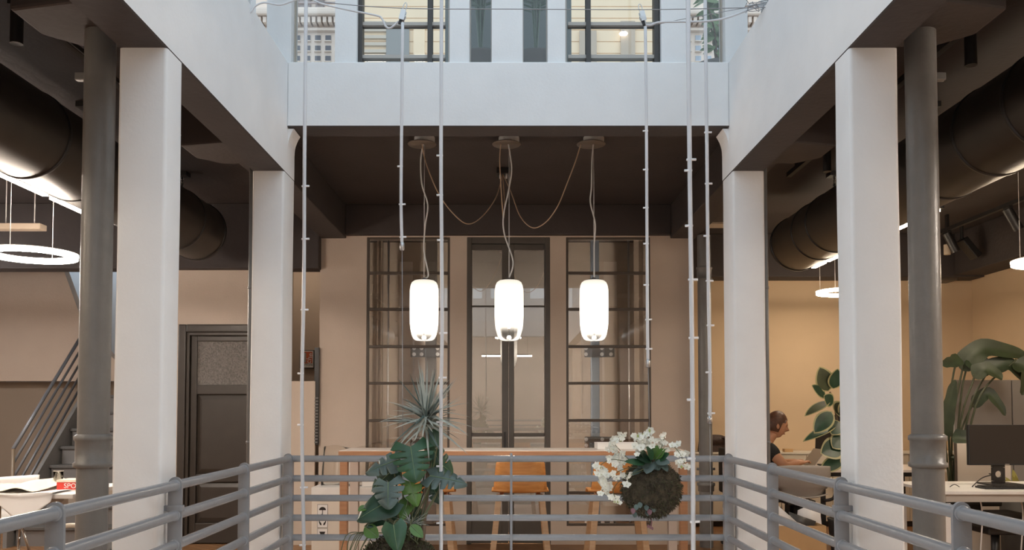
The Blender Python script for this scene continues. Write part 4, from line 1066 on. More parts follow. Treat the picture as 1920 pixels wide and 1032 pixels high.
stems = [[(1207, 872), (1180, 862), (1160, 842), (1148, 828)], [(1206, 876), (1170, 880), (1140, 900), (1128, 925)], [(1207, 880), (1165, 900), (1150, 920), (1156, 938)],
         [(1214, 862), (1205, 840), (1196, 822), (1200, 812)], [(1222, 858), (1222, 835), (1215, 815)], [(1230, 862), (1250, 842), (1268, 842), (1284, 870)], [(1226, 858), (1240, 840), (1246, 818)], [(1208, 884), (1175, 888), (1180, 905)], [(1206, 874), (1150, 862), (1122, 875)]]
for sidx, s_ in enumerate(stems):
    MB().tube(spline([O3(a, b_, -.08 - .02*(sidx % 3)) for a, b_ in s_], 8), .0019, 6).build('flower_stem', STEMM, orc, smooth=True)
fl = [(1150, 828, 9), (1142, 838, 8), (1162, 822, 6), (1158, 848, 6), (1123, 872, 9), (1134, 884, 10), (1126, 898, 10), (1136, 910, 10), (1130, 922, 7), (1150, 896, 6), (1153, 932, 6), (1160, 939, 4), (1148, 860, 8), (1166, 858, 10), (1158, 874, 7),
      (1196, 822, 9), (1204, 832, 10), (1196, 836, 6), (1216, 814, 9), (1212, 824, 6), (1200, 846, 5), (1228, 832, 6), (1245, 822, 6), (1241, 836, 6), (1266, 836, 3), (1272, 850, 6), (1280, 858, 7), (1284, 870, 5), (1176, 890, 6), (1170, 902, 4), (1222, 842, 4), (1246, 846, 4)]
first = True
for px, py, n_ in fl:
    for k in range(max(2, int(n_*.62))):
        c = O3(px + rf.uniform(-8, 8), py + rf.uniform(-8, 8), -.10 + rf.uniform(-.05, .05))
        mw = Matrix.Translation(c) @ Matrix.Rotation(rf.uniform(-.9, .9), 4, 'Z') @ Matrix.Rotation(rf.uniform(-.7, .7), 4, 'X') @ Matrix.Rotation(rf.uniform(-.6, .6), 4, 'Y') @ Matrix.Scale(rf.uniform(.8, 1.2), 4)
        if first:
            FM.parent = orc; FM.matrix_local = Matrix.Translation(-ORG[orc]) @ mw; first = False
        else: instance(FM, 'flower', orc, mw)
BM_ = MB().sphere((0, 0, 0), (.0055, .0055, .0075), 5, 7).build('bud', BUD, orc, smooth=True); BM_.data.transform(Matrix.Translation(ORG[orc]))
BM_.matrix_local = Matrix.Translation(O3(1168, 822, -.12) - ORG[orc])
for px, py in ((1164, 826), (1196, 818), (1218, 808), (1125, 877), (1152, 941), (1158, 943), (1278, 876), (1206, 816)):
    instance(BM_, 'bud', orc, Matrix.Translation(O3(px, py, -.13)))

# ================================================================== PLANTS OF THE UPPER FLOOR
def palm(px, Y, z0, lean, label, seed, n=13):
    r2 = random.Random(seed); x = at(px, 60, Y).x
    q = thing('potted_palm', label, 'plant', (x, Y, z0))
    MB().lathe([(.10, 0), (.13, .02), (.15, .26), (.16, .27), (.14, .27), (.13, .24), (.001, .24)], 20, (x, Y, z0)).build('pot', mat('grey_pot', (.2, .2, .2), .6), q, smooth=True)
    for k in range(n):
        az = 2*math.pi*k/n + r2.uniform(-.3, .3); h = r2.uniform(.7, 1.35); sp_ = r2.uniform(.05, .15)
        d = Vector((math.cos(az)*sp_ + lean, math.sin(az)*sp_*.6, 0))
        pts = spline([Vector((x, Y, z0+.22)), Vector((x, Y, z0+.22)) + d*.35 + Vector((0, 0, h*.6)), Vector((x, Y, z0+.22)) + d*.9 + Vector((0, 0, h)), Vector((x, Y, z0+.22)) + d*1.5 + Vector((0, 0, h*.86))], 6)
        b = MB(); b.tube(pts, .005, 5)
        for i in range(5, len(pts)-1):
            t = (pts[i+1]-pts[i]).normalized(); sd = t.cross(Vector((0, -1, .2))).normalized()
            for s_ in (-1, 1):
                e = pts[i] + (sd*s_*.8 + t*.7 + Vector((0, 0, -.35))).normalized() * .17
                leaf(b, pts[i], e, (0, -1, .3), .016, 'strap', .15, .1, n=4, m=1)
        b.build('frond', mat('palm_green', (.10, .17, .13), .4, var=.3) if k % 3 else LEAFM, q, smooth=True)
    return q
palm(901, 5.45, 3.298, .0, 'potted palm behind the narrow upper window left of the middle pier', 31)
palm(1005, 5.45, 3.298, -.0, 'potted palm behind the narrow upper window right of the middle pier', 32)
def shrub(px, Y, z0, label, seed):
    r2 = random.Random(seed); x = at(px, 60, Y).x
    q = thing('potted_shrub', label, 'plant', (x, Y, z0))
    MB().lathe([(.12, 0), (.16, .02), (.18, .28), (.19, .3), (.17, .3), (.001, .26)], 20, (x, Y, z0)).build('pot', mat('grey_pot', (.2, .2, .2), .6), q, smooth=True)
    lb_ = MB()
    for k in range(6):
        d = Vector((r2.uniform(-.30, .10), r2.uniform(-.15, .15), r2.uniform(.5, 1.25)))
        o = Vector((x, Y, z0+.25)); pts = spline([o, o + d*.5 + Vector((r2.uniform(-.05, .05), 0, 0)), o + d], 6)
        br = MB().tube(pts, .006, 6).build('branch', BARK, q, smooth=True); lb_ = MB()
        for p in pts[3:]:
            for _ in range(3):
                e = p + Vector((r2.uniform(-1, 1), r2.uniform(-.7, .5), r2.uniform(-.5, .8))).normalized() * .10
                leaf(lb_, p, e, (r2.uniform(-.4, .4), -1, .5), .04, 'oval', .1, .1, n=5, m=1)
        lb_.build('foliage', mat('sage_leaf', (.16, .25, .12), .45, var=.3), br, smooth=True)['kind'] = 'stuff'
    return q
shrub(1345, 5.7, 3.298, 'leafy laurel shrub behind the right upper window', 41)

# ================================================================== BAR TABLE AND STOOLS
YT0, YT1 = 6.62, 7.15
zt_ = Z(846, YT0); tx0, tx1 = X(635, YT0), X(1291, YT0)
bt = thing('bar_table', 'long bar table with pale top and brown wooden edge behind the back railing', 'table', ((tx0+tx1)/2, (YT0+YT1)/2, 0))
MB().box((tx0+.004, YT0+.004, zt_-.003), (tx1-.004, YT1-.004, zt_)).build('table_top', LAMIN, bt)
MB().box((tx0, YT0, zt_-.043), (tx1, YT1, zt_-.0031)).build('table_edge', EDGEW, bt, bevel=.002, seg=1)
for s, x in ((1, tx0+.008), (-1, tx1-.008)):
    pn = MB().box((x, YT0+.02, 0), (x+s*.058, YT0+.085, zt_-.044)).build('leg', EDGEW, bt, bevel=.003)
    MB().box((x+s*.0, YT1-.085, 0), (x+s*.07, YT1-.02, zt_-.044)).build('leg', mat('pale_leg', (.62, .54, .48), .5), bt, bevel=.003)
def stool(px, label):
    Y = 6.28; x = X(px, Y)
    q = thing('bar_stool', label, 'stool', (x, Y, 0), 'plywood bar stools')
    zs = Z(926, Y-.12); ztop = Z(864, Y-.2)
    prof = [(.20, zs-.03), (.17, zs-.005), (.05, zs+.005), (-.08, zs-.002), (-.135, zs+.012), (-.165, zs+.05), (-.18, zs+.11), (-.195, zs+.18), (-.205, ztop)]
    prof = [(p.x, p.y) for p in spline([Vector((a, b_, 0)) for a, b_ in prof], 3)]
    rows = []
    for i, (dy, z) in enumerate(prof):
        u = i/(len(prof)-1); w = .205 - .05*max(0, (u-.35))*1.0; w = w if u > .42 else .205+.006*u
        if u > .97: w -= .008
        rows.append([(x + w*v, Y + dy + (.045*v*v if u > .5 else .0), z + (.012*v*v if u <= .5 else 0) - (.006*v*v if u > .9 else 0)) for v in [k/5 for k in range(-5, 6)]])
    MB().sheet(rows, .011).build('shell', PLYW, q, smooth=True)
    for sx in (-1, 1):
        for sy in (-1, 1):
            a = Vector((x+sx*.155, Y+sy*.13-.01, zs-.03)); b_ = Vector((x+sx*.225, Y+sy*.2-.01, 0))
            MB().bar(a, b_, .042, .032, (0, 1, 0)).build('leg', OAKW, q, bevel=.004)
    for sx in (-1, 1): MB().bar((x+sx*.135, Y-.14, zs-.03), (x+sx*.135, Y+.12, zs-.03), .03, .04).build('seat_rail', OAKW, q, bevel=.004)
    for (a, b_) in (((-.2, -.17), (.2, -.17)), ((-.2, .16), (.2, .16)), ((-.2, -.17), (-.2, .16)), ((.2, -.17), (.2, .16))):
        MB().bar((x+a[0], Y+a[1], .22), (x+b_[0], Y+b_[1], .22), .022, .022).build('footrest', OAKW, q, bevel=.004)
    return q
stool(975, 'orange plywood bar stool in front of the glazed door')
stool(1154, 'orange plywood bar stool half hidden by the orchid ball')
stool(800, 'orange plywood bar stool hidden behind the monstera leaves')
# things on the bar table
tb = thing('cardboard_tray', 'white open tray lying on the bar table behind the orchid', 'tray', (X(1165, 6.9), 6.9, zt_))
xa, xb = X(1120, 6.85), X(1206, 6.85)
MB().box((xa, 6.85, zt_+.001), (xb, 7.1, zt_+.012)).build('base', WHITE, tb)
for p0_, p1_ in (((xa, 6.85), (xb, 6.856)), ((xa, 7.094), (xb, 7.1)), ((xa, 6.856), (xa+.006, 7.094)), ((xb-.006, 6.856), (xb, 7.094))):
    MB().box((p0_[0], p0_[1], zt_+.0121), (p1_[0], p1_[1], zt_+.05)).build('side', WHITE, tb)

# ================================================================== BOXES LEFT OF THE STOOLS
def carton(x0, x1, y0, y1, z0, z1, label, m=CARTON, group=None, lip=True):
    q = thing('carton', label, 'box', ((x0+x1)/2, (y0+y1)/2, z0), group)
    MB().box((x0, y0, z0), (x1, y1, z1)).build('body', m, q, bevel=.006)
    if lip: MB().box((x0-.004, y0-.004, z1-.10), (x1+.004, y1+.004, z1+.002)).build('lid', WHITE, q, bevel=.004)
    return q
bx0, bx1, by = X(586, 7.45), X(745, 7.45), 7.45
cz = Z(915, by)
q = carton(bx0, bx1, by, 7.95, 0, cz, 'large pale carton with umbrella and hands symbols under the bar table')
def icon_sheet(pyc, kind):
    z = Z(pyc, by); xc = X(606.5, by); h = .042
    sh = MB().box((xc-.042, by-.003, z-.05), (xc+.042, by-.0005, z+.05)).build('symbol_label', PAPER, q)
    MB().box((xc-.045, by-.0012, z-.053), (xc+.045, by-.0008, z+.053)).build('label_border', BLACK, sh)
    b = MB(); y0_, y1_ = by-.0045, by-.0031
    if kind == 'umbrella':
        b.prism([(xc + .030*math.cos(R(a)), z+.004+.028*math.sin(R(a))) for a in range(0, 181, 15)], y0_, y1_)
        b.prism([(xc-.0025, z-.032), (xc+.0025, z-.032), (xc+.0025, z+.004), (xc-.0025, z+.004)], y0_, y1_)
        b.prism([(xc-.010, z-.034), (xc+.002, z-.034), (xc+.002, z-.029), (xc-.010, z-.029)], y0_, y1_)
    elif kind == 'hands':
        for s in (-1, 1):
            b.prism([(xc+s*.006, z-.032), (xc+s*.020, z-.030), (xc+s*.031, z-.006), (xc+s*.031, z+.012), (xc+s*.026, z+.012), (xc+s*.022, z-.004), (xc+s*.012, z-.010)], y0_, y1_)
        b.prism([(xc-.011, z+.018), (xc, z+.008), (xc+.011, z+.018), (xc, z+.030)], y0_, y1_)
    else:
        b.prism([(xc-.026, z+.026), (xc+.026, z+.026), (xc+.018, z+.004), (xc+.006, z-.004), (xc-.006, z-.004), (xc-.018, z+.004)], y0_, y1_)
        b.prism([(xc-.003, z-.026), (xc+.003, z-.026), (xc+.003, z-.004), (xc-.003, z-.004)], y0_, y1_)
        b.prism([(xc-.016, z-.030), (xc+.016, z-.030), (xc+.016, z-.026), (xc-.016, z-.026)], y0_, y1_)
    b.build('symbol', BLACK, sh)
icon_sheet(958, 'umbrella'); icon_sheet(978.5, 'hands'); icon_sheet(1003, 'glass')
POLY = glass('plastic_sheet', (.95, .94, .92), ior=1.2, rough=.3)
q = thing('plastic_sheet', 'sheet of clear plastic leaning over the pale carton', 'plastic', (X(640, 7.6), 7.6, cz+.003))
rows = [[(X(602, 7.6) + .46*u, 7.62 + .06*math.sin(u*7) + .12*v, cz + .004 + (.34+.012*math.sin(9*u))*v) for u in [k/14 for k in range(15)]] for v in [k/8 for k in range(9)]]
MB().sheet(rows, .002).build('sheet', POLY, q, smooth=True)
carton(X(683, 7.6), X(697, 7.6)+.06, 7.5, 7.61, cz+.003, cz+.10, 'little white box standing on the pale carton', WHITE, lip=False)

# ================================================================== LEFT ROOM: TABLE WITH PAPERS
zt2 = .74
lt = thing('work_table', 'white work table with chrome legs covered in drawings, far left', 'table', (-3.6, 5.9, 0))
lx0, lx1, ly0, ly1 = -4.5, X(150, 5.62), 5.55, 6.35
MB().box((lx0, ly0, zt2-.03), (lx1, ly1, zt2)).build('table_top', WHITE, lt, bevel=.004)
MB().box((lx0+.06, ly0+.06, zt2-.07), (lx1-.06, ly1-.06, zt2-.031)).build('apron', CHROME, lt)
for x in (lx0+.1, X(5, 5.65), lx1-.12):
    for y in (ly0+.08, ly1-.08):
        MB().tube([(x, y, 0), (x, y, zt2-.07)], .016, 10).build('leg', CHROME, lt, smooth=True)
# large drawing hanging over the front edge
def sheet_thing(name, label, cat, rows, m, th=.0015):
    q = MB().sheet(rows, th).build(name, m, smooth=True)
    return tag(q, label, cat)
rows = []
A_, B_ = Vector((X(0, 5.55)-.1, 5.52, zt2+.006)), Vector((X(106, 5.55), 5.52, zt2+.006))
tipz = at(62, 985, 5.45)
for i in range(17):
    v = i/16; row = []
    for j in range(17):
        u = j/16
        top = Vector((A_.x + (B_.x-A_.x)*u, 6.05 - .53*min(1, v*2), zt2+.007+.006*math.sin(u*6+v*5)))
        if v > .5:
            f_ = (v-.5)*2; dcorner = max(0, 1-abs(u-.58)*1.75)
            top = Vector((top.x + (tipz.x-top.x)*f_*.10, 5.535 - .05*f_*dcorner - .004, zt2+.005 - (zt2+.005-tipz.z)*f_*dcorner))
        row.append(top)
    rows.append(row)
sheet_thing('drawing_sheet', 'large white drawing drooping over the edge of the table, far left', 'paper', rows, PAPER)
rows = []
for i in range(13):
    v = i/12; row = []
    for j in range(21):
        u = j/20
        row.append((X(-10, 5.8) + .41*u, 5.56+.48*v, zt2+.028 + .055*math.exp(-((u-.55-.2*v)/.18)**2)*v + .012*math.sin(u*11+v*3)))
    rows.append(row)
sheet_thing('tracing_paper', 'crumpled cream tracing paper lying on the white drawing', 'paper', rows, PAPERC)
cc = thing('shell_chair', 'white shell chair behind the paper covered table', 'chair', (X(20, 6.7), 6.7, 0))
rows = []
xc = X(10, 6.6)
for i in range(10):
    v = i/9; rows.append([(xc + .27*w, 6.62 + .08*(w*w) *-1 + .05*v, .52 + (.245+.02*w)*v) for w in [k/6 for k in range(-6, 7)]])
MB().sheet(rows, .014).build('backrest', WHITE, cc, smooth=True)
MB().box((xc-.22, 6.45, .43), (xc+.22, 6.60, .46)).build('seat', WHITE, cc, bevel=.01)
MB().sheet([[(xc+.24*w, 6.60+.04*v, .45+.075*v) for w in (-1, -.5, 0, .5, 1)] for v in (0, .5, 1)], .012).build('seat_curve', WHITE, cc, smooth=True)
for sx in (-1, 1):
    for yy in (6.45, 6.72): MB().tube([(xc+sx*.16, 6.56, .43), (xc+sx*.2, yy, 0)], .011, 8).build('leg', CHROME, cc, smooth=True)
# red box and glass
ry = 5.75; rx0 = X(109, ry); z0 = zt2+.001
rbx = thing('red_box', 'red box with white lettering on the table beside the thick pipe', 'box', (rx0+.1, ry+.06, z0))
REDB = mat('box_red', (.62, .045, .03), .45)
rz1 = z0+.058
MB().box((rx0, ry, z0+.009), (rx0+.24, ry+.16, rz1)).build('body', REDB, rbx, bevel=.002)
MB().box((rx0-.002, ry-.002, z0), (rx0+.242, ry+.162, z0+.0085)).build('base', PAPER, rbx)
MB().box((rx0-.002, ry-.002, rz1+.0005), (rx0+.242, ry+.162, rz1+.016)).build('lid', mat('box_lid', (.80, .68, .56), .5), rbx, bevel=.002)
text_mesh('lettering', 'SPORTS', .047, PAPER, rbx, MW(rx0+.13, ry-.0012, (z0+.009+rz1)/2))
gx_ = X(112, 5.98)
gl_ = thing('drinking_glass', 'empty clear glass standing behind the red box', 'glass', (gx_, 5.98, zt2+.002))
MB().lathe([(.001, .004), (.024, .004), (.026, 0), (.034, .115), (.032, .115), (.0245, .008), (.001, .008)], 20, (gx_, 5.98, zt2+.002), cap=False).build('tumbler', CLEAR, gl_, smooth=True)
MB().lathe([(.0318, .113), (.0345, .115), (.0345, .118), (.0318, .118)], 20, (gx_, 5.98, zt2+.002), cap=False).build('rim', mat('rim_glass', (.6, .55, .48), .2), gl_, smooth=True)
# chair with a pale rest under the table, partly behind the pipe
oc_ = thing('office_chair', 'beige office chair half hidden behind the thick left pipe', 'chair', (X(150, 5.0), 5.0, 0))
xq, yq = X(172, 5.0), 5.0
MB().box((xq-.19, yq-.2, .43), (xq+.2, yq+.2, .50)).build('seat', mat('dark_fabric', (.03, .028, .026), .8), oc_, bevel=.03, seg=3)
MB().tube([(xq, yq, .07), (xq, yq, .43)], .025, 12).build('column', BLACK, oc_, smooth=True)
for k in range(5):
    a = 2*math.pi*k/5; e = Vector((xq+.27*math.cos(a), yq+.27*math.sin(a), .06))
    MB().bar((xq, yq, .08), e, .035, .025).build('foot', BLACK, oc_, bevel=.005)
    MB().lathe([(.001, -.012), (.024, -.012), (.026, 0), (.024, .012), (.001, .012)], 12, (e.x, e.y, .027), 'y').build('castor', BLACKP, oc_, smooth=True)
p = at(136, 992, yq)
MB().tube(spline([(p.x-.05, yq-.1, .47), (p.x-.04, yq-.1, p.z), (p.x+.02, yq-.1, p.z+.03), (p.x+.10, yq-.1, p.z+.03)], 6), .014, 8).build('armrest', mat('cream_plastic', (.6, .52, .42), .4), oc_, smooth=True)

# ================================================================== RIGHT ROOM
# low cabinets along the back wall, one thing per unit
cabx = [1.86, 2.42, 2.98, 3.54, 4.10, 4.66, 5.22]
zc_ = Z(849, 9.35)
for i, (a, c) in enumerate(zip(cabx[:-1], cabx[1:])):
    lb = ['under the brown handbag', 'behind the seated woman', 'behind the laptop', 'behind the variegated rubber plant', 'behind the tall strelitzia', 'in the far corner by the grey screens'][i]
    q = thing('low_cabinet', 'cream low cabinet ' + lb, 'cabinet', ((a+c)/2, 9.55, 0), 'low cabinets along the cream wall')
    CABM = mat('cream_laminate', (.70, .62, .50), .5)
    MB().box((a+.002, 9.37, .06), (c-.002, 9.79, zc_-.02)).build('body', CABM, q)
    MB().box((a+.01, 9.40, 0), (c-.01, 9.78, .0595)).build('plinth', DARK, q)
    m_ = (a+c)/2
    for x0, x1 in ((a+.004, m_-.0025), (m_+.0025, c-.004)):
        MB().box((x0, 9.352, .065), (x1, 9.3695, zc_-.025)).build('door', CABM, q, bevel=.002, seg=1)
st_top = MB().box((1.85, 9.345, zc_-.019), (5.23, 9.795, zc_)).build('cabinet_worktop', mat('worktop_cream', (.76, .70, .60), .4), bevel=.003)
tag(st_top, 'long cream worktop lying over the low cabinets', 'worktop')
# brown bag
bgx = X(1334, 9.5); w_ = .15
bag = thing('handbag', 'dark brown leather bag standing on the cream worktop', 'bag', (bgx, 9.5, zc_))
LEATH = mat('dark_brown_leather', (.045, .022, .016), .5, var=.25, vscale=20, bump=.3)
rows = []
for i in range(9):
    v = i/8; d = .075*(1-.55*v*v); rows.append([(bgx + (.155-.02*v)*math.copysign(abs(math.cos(t_))**.45, math.cos(t_)), 9.5 + d*math.copysign(abs(math.sin(t_))**.6, math.sin(t_)), zc_+.001 + .19*v - .02*v*math.cos(t_)**2) for t_ in [2*math.pi*k/28 for k in range(28)]])
b = MB(); b.grid(rows, True); b.add(rows[0], [list(range(28))]); b.add(rows[-1], [list(range(28))]); b.build('body', LEATH, bag, smooth=True)
MB().tube(spline([(bgx+.10, 9.42, zc_+.16), (bgx+.17, 9.41, zc_+.12), (bgx+.185, 9.41, zc_+.03), (bgx+.13, 9.41, zc_+.012)], 6), .009, 8).build('strap', LEATH, bag, smooth=True)
MB().sheet([[(bgx-.13+.26*u, 9.428-.004*v, zc_+.175-.09*v) for u in (0, .25, .5, .75, 1)] for v in (0, .5, 1)], .004).build('flap', LEATH, bag, smooth=True)
# lit box-shaped ceiling fixture seen behind the pipe and dark equipment under it
fx_ = at(1349, 421, 9.0)
tag(MB().box((fx_.x-.12, 8.9, fx_.z-.02), (fx_.x+.2, 9.1, fx_.z+.03)).build('ceiling_fixture', mat('beige_plastic', (.6, .5, .4), .5), bevel=.005), 'small beige fixture under the ceiling beside the dark pipe', 'fixture')
MB().tube([(fx_.x, 9.0, fx_.z+.03), (fx_.x, 9.0, CEIL)], .008, 8).build('stem', BLACK, bpy.data.objects['ceiling_fixture'])

# the desk where the woman works
YD0, YD1, zd = 7.72, 8.45, .74
dx0, dx1 = X(1462, YD0), X(1462, YD0)+1.5
dk = thing('office_desk', 'pale office desk with the open laptop, behind the grey shell chair', 'desk', ((dx0+dx1)/2, 8.1, 0))
MB().box((dx0, YD0, zd-.025), (dx1, YD1, zd)).build('desk_top', LAMIN, dk, bevel=.003)
MB().box((dx0+.05, YD0+.05, zd-.065), (dx1-.05, YD0+.09, zd-.0255)).build('frame_rail', BLACK, dk)
for x in (X(1541, YD0+.07), dx1-.1, dx0+.08):
    for y in (YD0+.07, YD1-.07): MB().bar((x, y, 0), (x, y, zd-.066), .035, .035).build('leg', BLACK, dk)
# laptop: keyboard towards the woman on the left
lp = thing('laptop', 'open silver laptop the seated woman is typing on', 'laptop', (X(1505, 7.98), 7.98, zd))
GREYA = mat('silver_grey', (.36, .33, .30), .35, metal=.4)
l0, l1 = X(1488, 7.98), X(1514, 7.98)
MB().box((l0-.06, 7.86, zd+.001), (l1+.01, 8.16, zd+.016)).build('base', GREYA, lp, bevel=.004)
MB().box((l0-.04, 7.88, zd+.0161), (l1-.03, 8.14, zd+.0175)).build('keyboard', BLACKP, lp)
tipx, tipz2 = at(1539, 843, 7.98).x, at(1539, 843, 7.98).z
MB().bar((l1+.008, 8.01, zd+.018), (tipx, 8.01, tipz2), .30, .008, (1, 0, 0)).build('screen', GREYA, lp, bevel=.003)
for px, py, m_ in ((1547, 871, BLACKP),):
    c = at(px, py, 8.2)
    q = MB().tube(spline([(c.x-.06, 8.2, zd+.008), (c.x, 8.15, zd+.02), (c.x+.08, 8.2, zd+.05), (c.x+.14, 8.25, zd+.008)], 8), .007, 8).build('black_cable', m_, smooth=True)
    tag(q, 'black cable curling on the desk behind the laptop', 'cable')
c = at(1477, 831, 9.45)
tag(MB().box((c.x-.045, 9.42, zc_+.001), (c.x+.05, 9.5, zc_+.035)).build('small_box', KRAFT, bevel=.004), 'small brown box on the cream worktop behind the laptop', 'box')
# black screen behind the plant
mc_ = at(1556, 798, 8.25)
mk = thing('monitor', 'dark monitor standing behind the variegated rubber plant', 'monitor', (mc_.x, 8.25, zd))
MB().bar((mc_.x-.02, 8.22, zd+.12), (mc_.x+.0, 8.22, zd+.49), .5, .03, (1, .15, 0)).build('panel', BLACKP, mk, bevel=.004)
MB().box((mc_.x-.03, 8.19, zd+.015), (mc_.x+.02, 8.24, zd+.2)).build('stand', BLACK, mk)
MB().box((mc_.x-.1, 8.12, zd+.001), (mc_.x+.1, 8.33, zd+.015)).build('foot', BLACK, mk, bevel=.004)

# ------------------------------------------------------------------ the woman
SKIN = mat('skin', (.50, .25, .145), .5, var=.05); HAIR = mat('auburn_hair', (.085, .033, .016), .5, var=.3, vscale=40)
SHIRT = mat('black_tshirt', (.018, .017, .017), .85); JEANS = mat('black_trousers', (.016, .016, .019), .85)
PWX, PWY = at(1456, 797, 8.0).x, 8.0
HZ = at(1456, 797, 8.0).z
wm = thing('person', 'seated person in a black t-shirt with auburn hair typing on the laptop', 'person', (PWX-.3, PWY, 0))
def skin_obj(name, verts, edges, radii, m, parent, sub=2, extra=None):
    me = bpy.data.meshes.new(name); me.from_pydata(verts, edges, [])
    o = bpy.data.objects.new(name, me); COL.objects.link(o)
    o.modifiers.new('s', 'SKIN'); sv = me.skin_vertices[0].data
    for i, r in enumerate(radii): sv[i].radius = (r if isinstance(r, tuple) else (r, r)); sv[i].use_root = (i == 0)
    ss = o.modifiers.new('u', 'SUBSURF'); ss.levels = ss.render_levels = sub
    dg = bpy.context.evaluated_depsgraph_get(); m2 = bpy.data.meshes.new_from_object(o.evaluated_get(dg))
    bpy.data.objects.remove(o)
    b = MB(); b.v = [v.co.copy() for v in m2.vertices]; b.f = [list(p.vertices) for p in m2.polygons]; b.m = [0]*len(b.f)
    if extra: b.add(extra.v, extra.f)
    return b.build(name, m, parent, smooth=True)
pel = Vector((PWX-.24, PWY, .52)); ch = Vector((PWX-.15, PWY, .86)); nk = Vector((PWX-.085, PWY, .985)); hd = Vector((PWX-.012, PWY, HZ-.05))
V = [pel, pel.lerp(ch, .5) + Vector((-.02, 0, 0)), ch, nk, hd]; E_ = [(0, 1), (1, 2), (2, 3), (3, 4)]; Rd = [(.12, .15), (.10, .135), (.105, .15), .052, .05]
hand_chains = []
for s in (-1, 1):
    sh = Vector((PWX-.12, PWY+s*.17, .915)); el = Vector((PWX+.0, PWY+s*.235, .765)); wr = Vector((PWX+.165, PWY+s*.10, .790)); pm = wr + Vector((.05, -s*.012, .004))
    i0 = len(V); V += [sh, el, wr, pm]; E_ += [(2, i0), (i0, i0+1), (i0+1, i0+2), (i0+2, i0+3)]; Rd += [.062, .044, .027, (.036, .018)]
    for k in range(4):
        f0 = pm + Vector((.022, s*(-.026 + .0175*k), .004)); ln = (.052, .06, .056, .044)[k]
        i1 = len(V); V += [f0, f0 + Vector((ln*.5, 0, .010)), f0 + Vector((ln*.85, 0, -.012))]; E_ += [(i0+3, i1), (i1, i1+1), (i1+1, i1+2)]; Rd += [.0095, .0085, .0075]
    t0 = wr + Vector((.028, -s*.036, .0)); i1 = len(V); V += [t0, t0 + Vector((.03, -s*.014, -.004))]; E_ += [(i0+3, i1), (i1, i1+1)]; Rd += [.011, .009]
for s in (-1, 1):
    hp = pel + Vector((.02, s*.09, -.01)); kn = Vector((PWX+.20, PWY+s*.11, .50)); an = Vector((PWX+.14, PWY+s*.11, .09)); to = an + Vector((.15, 0, -.05))
    i0 = len(V); V += [hp, kn, an, to]; E_ += [(0, i0), (i0, i0+1), (i0+1, i0+2), (i0+2, i0+3)]; Rd += [.085, .062, .04, (.035, .025)]
# head with profile, turned towards the laptop
HM = MB(); rows = []; nu, nv = 30, 40
hc = Vector((PWX, PWY, HZ)); HR = Matrix.Rotation(R(14), 3, 'Y')
def headp(d):
    r_ = Vector((.098*d.x, .076*d.y, .122*d.z))
    if d.x > 0:
        jaw = max(0, -d.z); r_.y *= 1 - .28*jaw; r_.x *= 1 - .03*jaw
        g = lambda y0, z0, sy, sz: math.exp(-((d.y-y0)/sy)**2 - ((d.z-z0)/sz)**2)
        r_.x += .026*g(0, -.22, .13, .11) + .016*g(0, -.08, .10, .16) + .010*g(0, -.82, .32, .14) + .007*g(0, -.50, .3, .07) + .006*g(0, -.60, .28, .05) + .007*g(0, .18, .6, .10)
        r_.x -= .012*g(.36, .0, .16, .10) + .012*g(-.36, .0, .16, .10) + .006*g(0, -.70, .3, .05)
    else: r_.z *= 1.0 if d.z > 0 else .86
    return r_
for i in range(nu + 1):
    row = []
    for j in range(nv):
        th, ph = math.pi*i/nu, 2*math.pi*j/nv
        row.append(hc + HR @ headp(Vector((math.sin(th)*math.cos(ph), math.sin(th)*math.sin(ph), math.cos(th)))))
    rows.append(row)
HM.grid(rows, True)
for s in (-1, 1): HM.sphere(hc + HR @ Vector((-.008, s*.076, -.012)), (.019, .010, .030), 6, 10)
skin_obj('body', V, E_, Rd, SKIN, wm, 2, HM)
for s in (-1, 1):
    MB().sphere(hc + HR @ Vector((.077, s*.030, .002)), (.010, .012, .007), 6, 8).build('eye', mat('dark_eye', (.02, .014, .01), .2), wm, smooth=True)
    MB().tube([hc + HR @ Vector((.088, s*.014, .020)), hc + HR @ Vector((.083, s*.045, .020))], .003, 6).build('eyebrow', HAIR, wm, smooth=True)
MB().tube([hc + HR @ Vector((.0885, -.020, -.066)), hc + HR @ Vector((.094, 0, -.066)), hc + HR @ Vector((.0885, .020, -.066))], .0042, 6).build('lips', mat('lips', (.36, .12, .09), .4), wm, smooth=True)
hb = MB(); rows = []
for i in range(17):
    row = []
    for j in range(36):
        th, ph = math.pi*.68*i/16, 2*math.pi*j/36
        d = Vector((math.sin(th)*math.cos(ph), math.sin(th)*math.sin(ph), math.cos(th)))
        lim = .44 if d.x > .55 else (.2 if d.x > .2 else -9)
        if d.z < lim:
            d.z = lim; k = math.sqrt(max(.0001, 1-d.z*d.z)) / max(.0001, math.hypot(d.x, d.y)); d.x *= k; d.y *= k
        row.append(hc + HR @ Vector((.104*d.x - .004, .084*d.y, .131*d.z + .002)))
    rows.append(row)
hb.grid(rows, True).build('hair', HAIR, wm, smooth=True)
MB().sphere(hc + HR @ Vector((-.115, 0, .01)), (.045, .045, .048), 8, 12).build('hair_bun', HAIR, wm, smooth=True)
skin_obj('tshirt', [pel + Vector((0, 0, .02)), V[1], ch, ch.lerp(nk, .72)] + [v for s in (-1, 1) for v in (Vector((PWX-.12, PWY+s*.172, .915)), Vector((PWX-.045, PWY+s*.205, .835)))],
         [(0, 1), (1, 2), (2, 3), (2, 4), (4, 5), (2, 6), (6, 7)], [(.135, .165), (.118, .15), (.122, .165), .072, .078, .070, .078, .070], SHIRT, wm)
TV = [pel]; TE = []; TR = [(.135, .168)]
